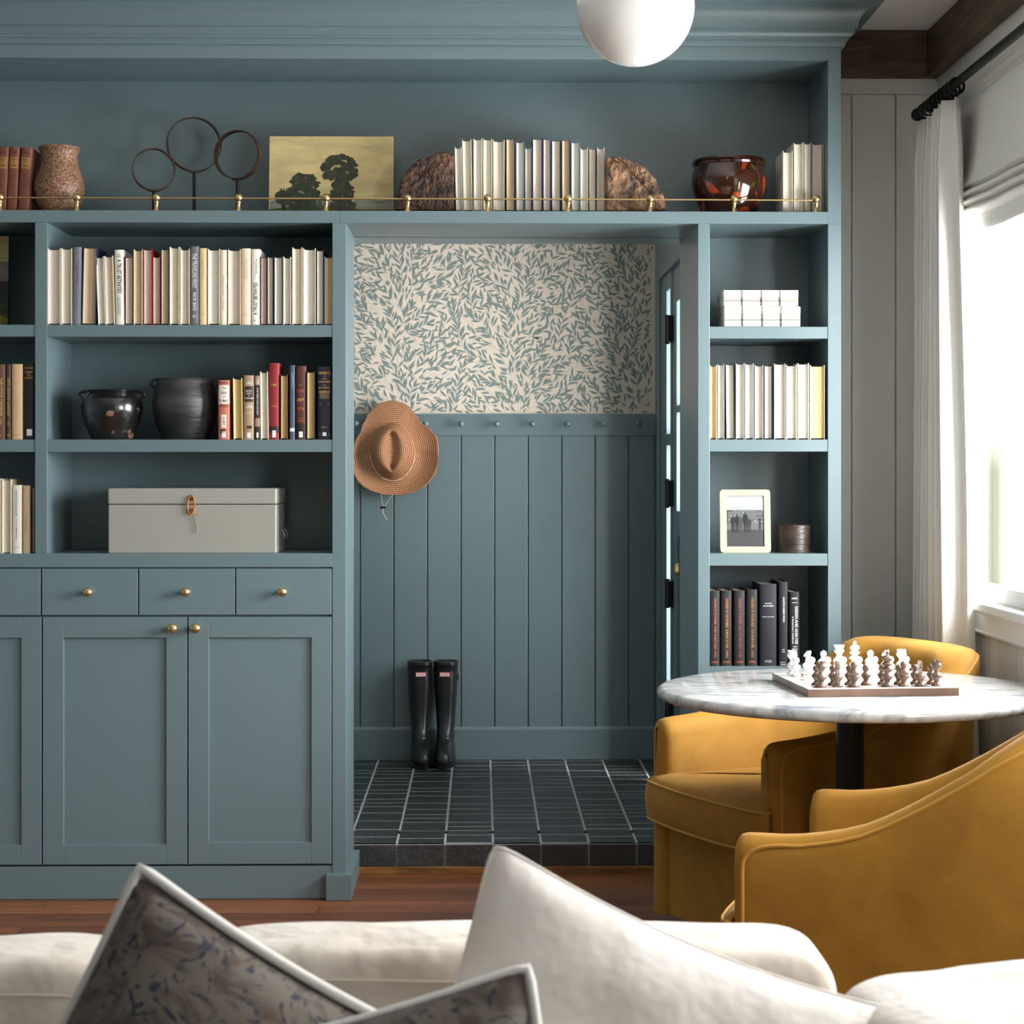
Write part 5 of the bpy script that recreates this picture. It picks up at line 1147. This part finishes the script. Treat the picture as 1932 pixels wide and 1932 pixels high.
sofa_part('arm', (.52, 2.04, .33), .16, .90, .56, e=.25); sofa_part('arm', (-1.72, 2.04, .33), .16, .90, .56, e=.25)
m = MB()
for x in (-1.6, .4):
    for y in (1.72, 2.5): m.lathe([(0, .0005), (.018, .0005), (.024, .055), (0, .055)], 16, c=sl((x, y, 0)))
m.build('feet', BLACKM, sf, smooth=True, angle=40) if False else None
for x in (-1.6, .4):
    for y in (1.72, 2.5): MB().lathe([(0, .0005), (.018, .0005), (.024, .055), (0, .055)], 16, c=sl((x, y, 0))).build('foot', BLACKM, sf, smooth=True, angle=40)

def pillow(label, tip, side, rotd, Y, lean, thick, front, back, corner, yaw=0, sc_back=1.0, pinch=.09, shift=None, rnd_=.03, group='throw pillows on the sofa'):
    """square pillow, the named corner (sx, sz) put at the seen tip"""
    n = 36; h = side / 2
    def f(sgn):
        def g_(u, v):
            x, z = 2 * u - 1, 2 * v - 1
            k = (1 - pinch * (1 - z * z)) ; k2 = (1 - pinch * (1 - x * x))
            rc = 1 - rnd_ * (abs(x) * abs(z)) ** 14
            X, Z = x * h * k * rc, z * h * k2 * rc
            t = max(0, (1 - abs(x) ** 2.2)) ** .55 * max(0, (1 - abs(z) ** 2.2)) ** .55
            wr = .004 * math.sin(9 * x + 4 * z) * t + .003 * math.sin(17 * z - 6 * x) * t
            if sgn > 0 and shift: X += shift[0] * k; Z += shift[1] * k2
            return (X, sgn * (t * thick / 2 + wr * .6) + (.003 if sgn > 0 and shift else 0), Z)
        return g_
    M = Matrix.Rotation(yaw, 4, 'Z') @ Matrix.Rotation(-lean, 4, 'X') @ Matrix.Rotation(math.radians(rotd), 4, 'Y')
    loc_tip = M @ Vector((corner[0] * h, 0, corner[1] * h)) * (1 - rnd_); tp = P(tip[0], tip[1], Y)
    o = thing('throw_pillow', label, 'pillow', tuple(tp - loc_tip), tuple(M.to_euler()), group)
    a = MB().grid(f(-1), n, n).build('pillow_front', front, o, smooth='all', fix=False)
    b = MB().grid(f(1), n, n, flip=True).build('pillow_back', back, o, smooth='all', fix=False)
    rim = []
    for k in range(4 * n):
        s, t = divmod(k, n); t = t / n; u, v = ((t, 0), (1, t), (1 - t, 1), (0, 1 - t))[s]; p_ = f(-1)(u, v); rim.append((p_[0], 0, p_[2]))
    if shift:
        rim = []
        for k in range(4 * n):
            s, t = divmod(k, n); t = t / n; u, v = ((t, 0), (1, t), (1 - t, 1), (0, 1 - t))[s]; rim.append(f(1)(u, v))
        MB().tube(rim, .0058, 8, loop=True).build('pillow_edge', back, o, smooth='all')
    if not shift: MB().tube(rim, .002, 6, loop=True).build('pillow_edge', back, o, smooth='all')
    return o
WHL = mat('bright_white_linen', srgb(215, 210, 203), .9, bump=.1, bscale=14, bdist=.02, sheen=.2)
pillow('large plain white linen throw pillow propped on one corner', (935, 1598), .53, 22.5, 2.14, .22, .20, LINEN, LINEN, (-1, 1), yaw=.05, pinch=.10)
pillow('brown and navy patterned pillow with its corner pointing straight up', (258, 1652), .46, 30, 1.98, .20, .15, PRINT, WHL, (-1, 1), yaw=.10, shift=(-.001, .008), rnd_=.01, pinch=.07)
pillow('brown and navy patterned pillow lying tilted in front of the white one', (986, 1826), .45, -13, 1.84, .30, .15, PRINT, WHL, (1, 1), yaw=.0, shift=(.004, -.002), rnd_=.01, pinch=.06)
fl = tag(soft(MB(), (0, 0, 0), .50, .34, .15, e=.42, wob=.002, seed=2).build('throw_pillow', LINEN, smooth='all'), 'plain white pillow lying flat on the sofa arm', 'pillow', 'throw pillows on the sofa'); fl.location = (.665, 2.12, .695); fl.rotation_euler = (0, -.05, .1)

# ============================================================ CURTAIN, ROD, SHADE, PENDANT
rx, rz_ = RW - .09, 2.52
ye = FPX * rx / (1735 - 908)
rd = thing('curtain_rod', 'black iron curtain rod running along the window wall', 'curtain rod', (rx, ye, rz_))
MB().tube([(0, 0, 0), (0, -1.9 - (ye - 6.2), 0)], .0135, 16).build('rod', BLACKM, rd, smooth=True, angle=50)
MB().lathe([(0, 0), (.019, 0), (.021, .004), (.021, .018), (.017, .022), (0, .024)], 20, T=Matrix.Translation((0, .018, 0)) @ Matrix.Rotation(PI / 2, 4, 'X')).build('finial', BLACKM, rd, smooth=True, angle=40)
m = MB().box(-.005, -.10, -.008, RW - rx - .013, -.09, .008); m.box(RW - rx - .022, -.13, -.04, RW - rx - .013, -.06, .04); m.build('bracket', BLACKM, rd, bevel=.002)
cy1 = FPX * rx / (1745 - 908); cy0 = FPX * rx / (1812 - 908)
cu = thing('window_curtain', 'long white linen curtain gathered at the corner end of the rod', 'curtain', (rx, (cy0 + cy1) / 2, .01)); cym = (cy0 + cy1) / 2
zt_ = rz_ - .050 - .01
def curt(u, v):
    t = 1 - v; amp = .036 + .014 * t; spread = 1 + .16 * t ** 1.2
    y = (cy1 - cym) + (cy0 - cy1) * u; y = y * spread - .02 * t
    ph = 2 * PI * 7.5 * u + .5 * math.sin(3 * t + 4 * u)
    x = math.sin(ph) * amp * (1 - .25 * smoothstep(.93, 1, v)) + .35 * amp * math.sin(2 * ph + 2 * t + 1) * (.4 + .6 * t) + .008 * math.sin(3 * t + 5 * u) + .012 * t
    y += .010 * math.cos(ph) * (1 - .3 * t) + .006 * math.sin(ph * .5 + 2 * t)
    if u > .93: x += (u - .93) * -.25
    return (x, y, v * zt_)
o = MB().grid(curt, 260, 40).build('curtain_panel', CLOTHW, cu, smooth='all'); s_ = o.modifiers.new('t', 'SOLIDIFY'); s_.thickness = .0025
for k in range(9):
    yk = (cy1 - cym) + (cy0 - cy1) * (k + .5) / 9
    ring = [(.0235 * math.cos(a), yk + .003 * math.sin(a * 2 + k), rz_ - .01 - .009 + .0235 * math.sin(a)) for a in [2 * PI * j / 24 for j in range(24)]]
    m = MB().tube(ring, .0042, 8, loop=True); m.tube([(0, yk, rz_ - .01 - .034), (.004, yk, rz_ - .01 - .050), (-.003, yk, rz_ - .01 - .054), (0, yk, rz_ - .01 - .060)], .0012, 6)
    m.build('curtain_ring', BLACKM, cu, smooth=True)
# roman shade inside the window head
sy1 = 5.95; sy0 = 4.33; sx = RW - .024
sh = thing('roman_shade', 'white linen roman shade bunched in folds above the window', 'window shade', (sx, (sy0 + sy1) / 2, 2.06)); sm = (sy0 + sy1) / 2
prof_ = [(0, .435), (-.004, .38), (-.008, .30), (-.016, .22), (-.030, .155), (-.036, .146), (-.018, .138), (-.010, .135), (-.034, .126), (-.038, .118), (-.018, .110), (-.010, .107), (-.034, .098), (-.037, .090), (-.016, .083), (-.010, .080), (-.030, .070), (-.032, .062), (-.010, .055), (-.006, .05), (-.004, .0)]
def shf(u, v):
    k = v * (len(prof_) - 1); i = min(int(k), len(prof_) - 2); t = k - i; a, b = prof_[i], prof_[i + 1]
    x = a[0] + (b[0] - a[0]) * t; z = a[1] + (b[1] - a[1]) * t; y = sy1 + (sy0 - sy1) * u - sm
    low = smoothstep(.35, .0, z)
    x -= .008 * math.sin(u * 9 + 1) * low + .010 * math.exp(-(u / .05) ** 2) * low
    z += (.008 * math.sin(u * 7 + .5) + .004 * math.sin(u * 19)) * low * (z < .3) - .02 * math.exp(-(u / .03) ** 2) * (.05 < z < .15)
    return (x, y, z)
o = MB().grid(shf, 70, 84).build('shade_cloth', mat('shade_linen', srgb(222, 220, 214), .9, bump=.05, bscale=120), sh, smooth='all'); s_ = o.modifiers.new('t', 'SOLIDIFY'); s_.thickness = .002
MB().box(-.002, sy0 - sm, .43, .020, sy1 - sm, .462).build('head_rail', mat('shade_linen', (0, 0, 0)), sh, bevel=.002)
# globe pendant
gY = 4.2; gc = P(1199, 13, gY); GR = 111.5 * gY / FPX
pd = thing('globe_pendant', 'glossy white glass globe pendant hanging from the ceiling', 'pendant light', (gc.x, gY, CZ))
OPAL = mat('opal_glass', srgb(226, 223, 219), .08, coat=.5, subs=.6)
OPAL.node_tree.nodes['Principled BSDF'].inputs['Subsurface Radius'].default_value = (1, 1, 1); OPAL.node_tree.nodes['Principled BSDF'].inputs['Subsurface Scale'].default_value = .12
gz = gc.z - CZ
m = MB(); pr = [(max(0, GR * math.sin(PI * k / 40)), gz - GR * math.cos(PI * k / 40)) for k in range(39)]
m.lathe(pr, 64).build('globe', OPAL, pd, smooth=True, angle=60)
MB().lathe([(0, gz + GR * .955), (.05, gz + GR * .955), (.05, gz + GR + .03), (.02, gz + GR + .05), (0, gz + GR + .05)], 32).build('gallery_cap', BRASS, pd, smooth=True, angle=40)
MB().tube([(0, 0, gz + GR + .049), (0, 0, -.02)], .006, 10).build('stem', BRASS, pd, smooth=True)
MB().lathe([(0, -.022), (.055, -.020), (.06, -.001), (0, -.001)], 32).build('ceiling_canopy', BRASS, pd, smooth=True, angle=40)
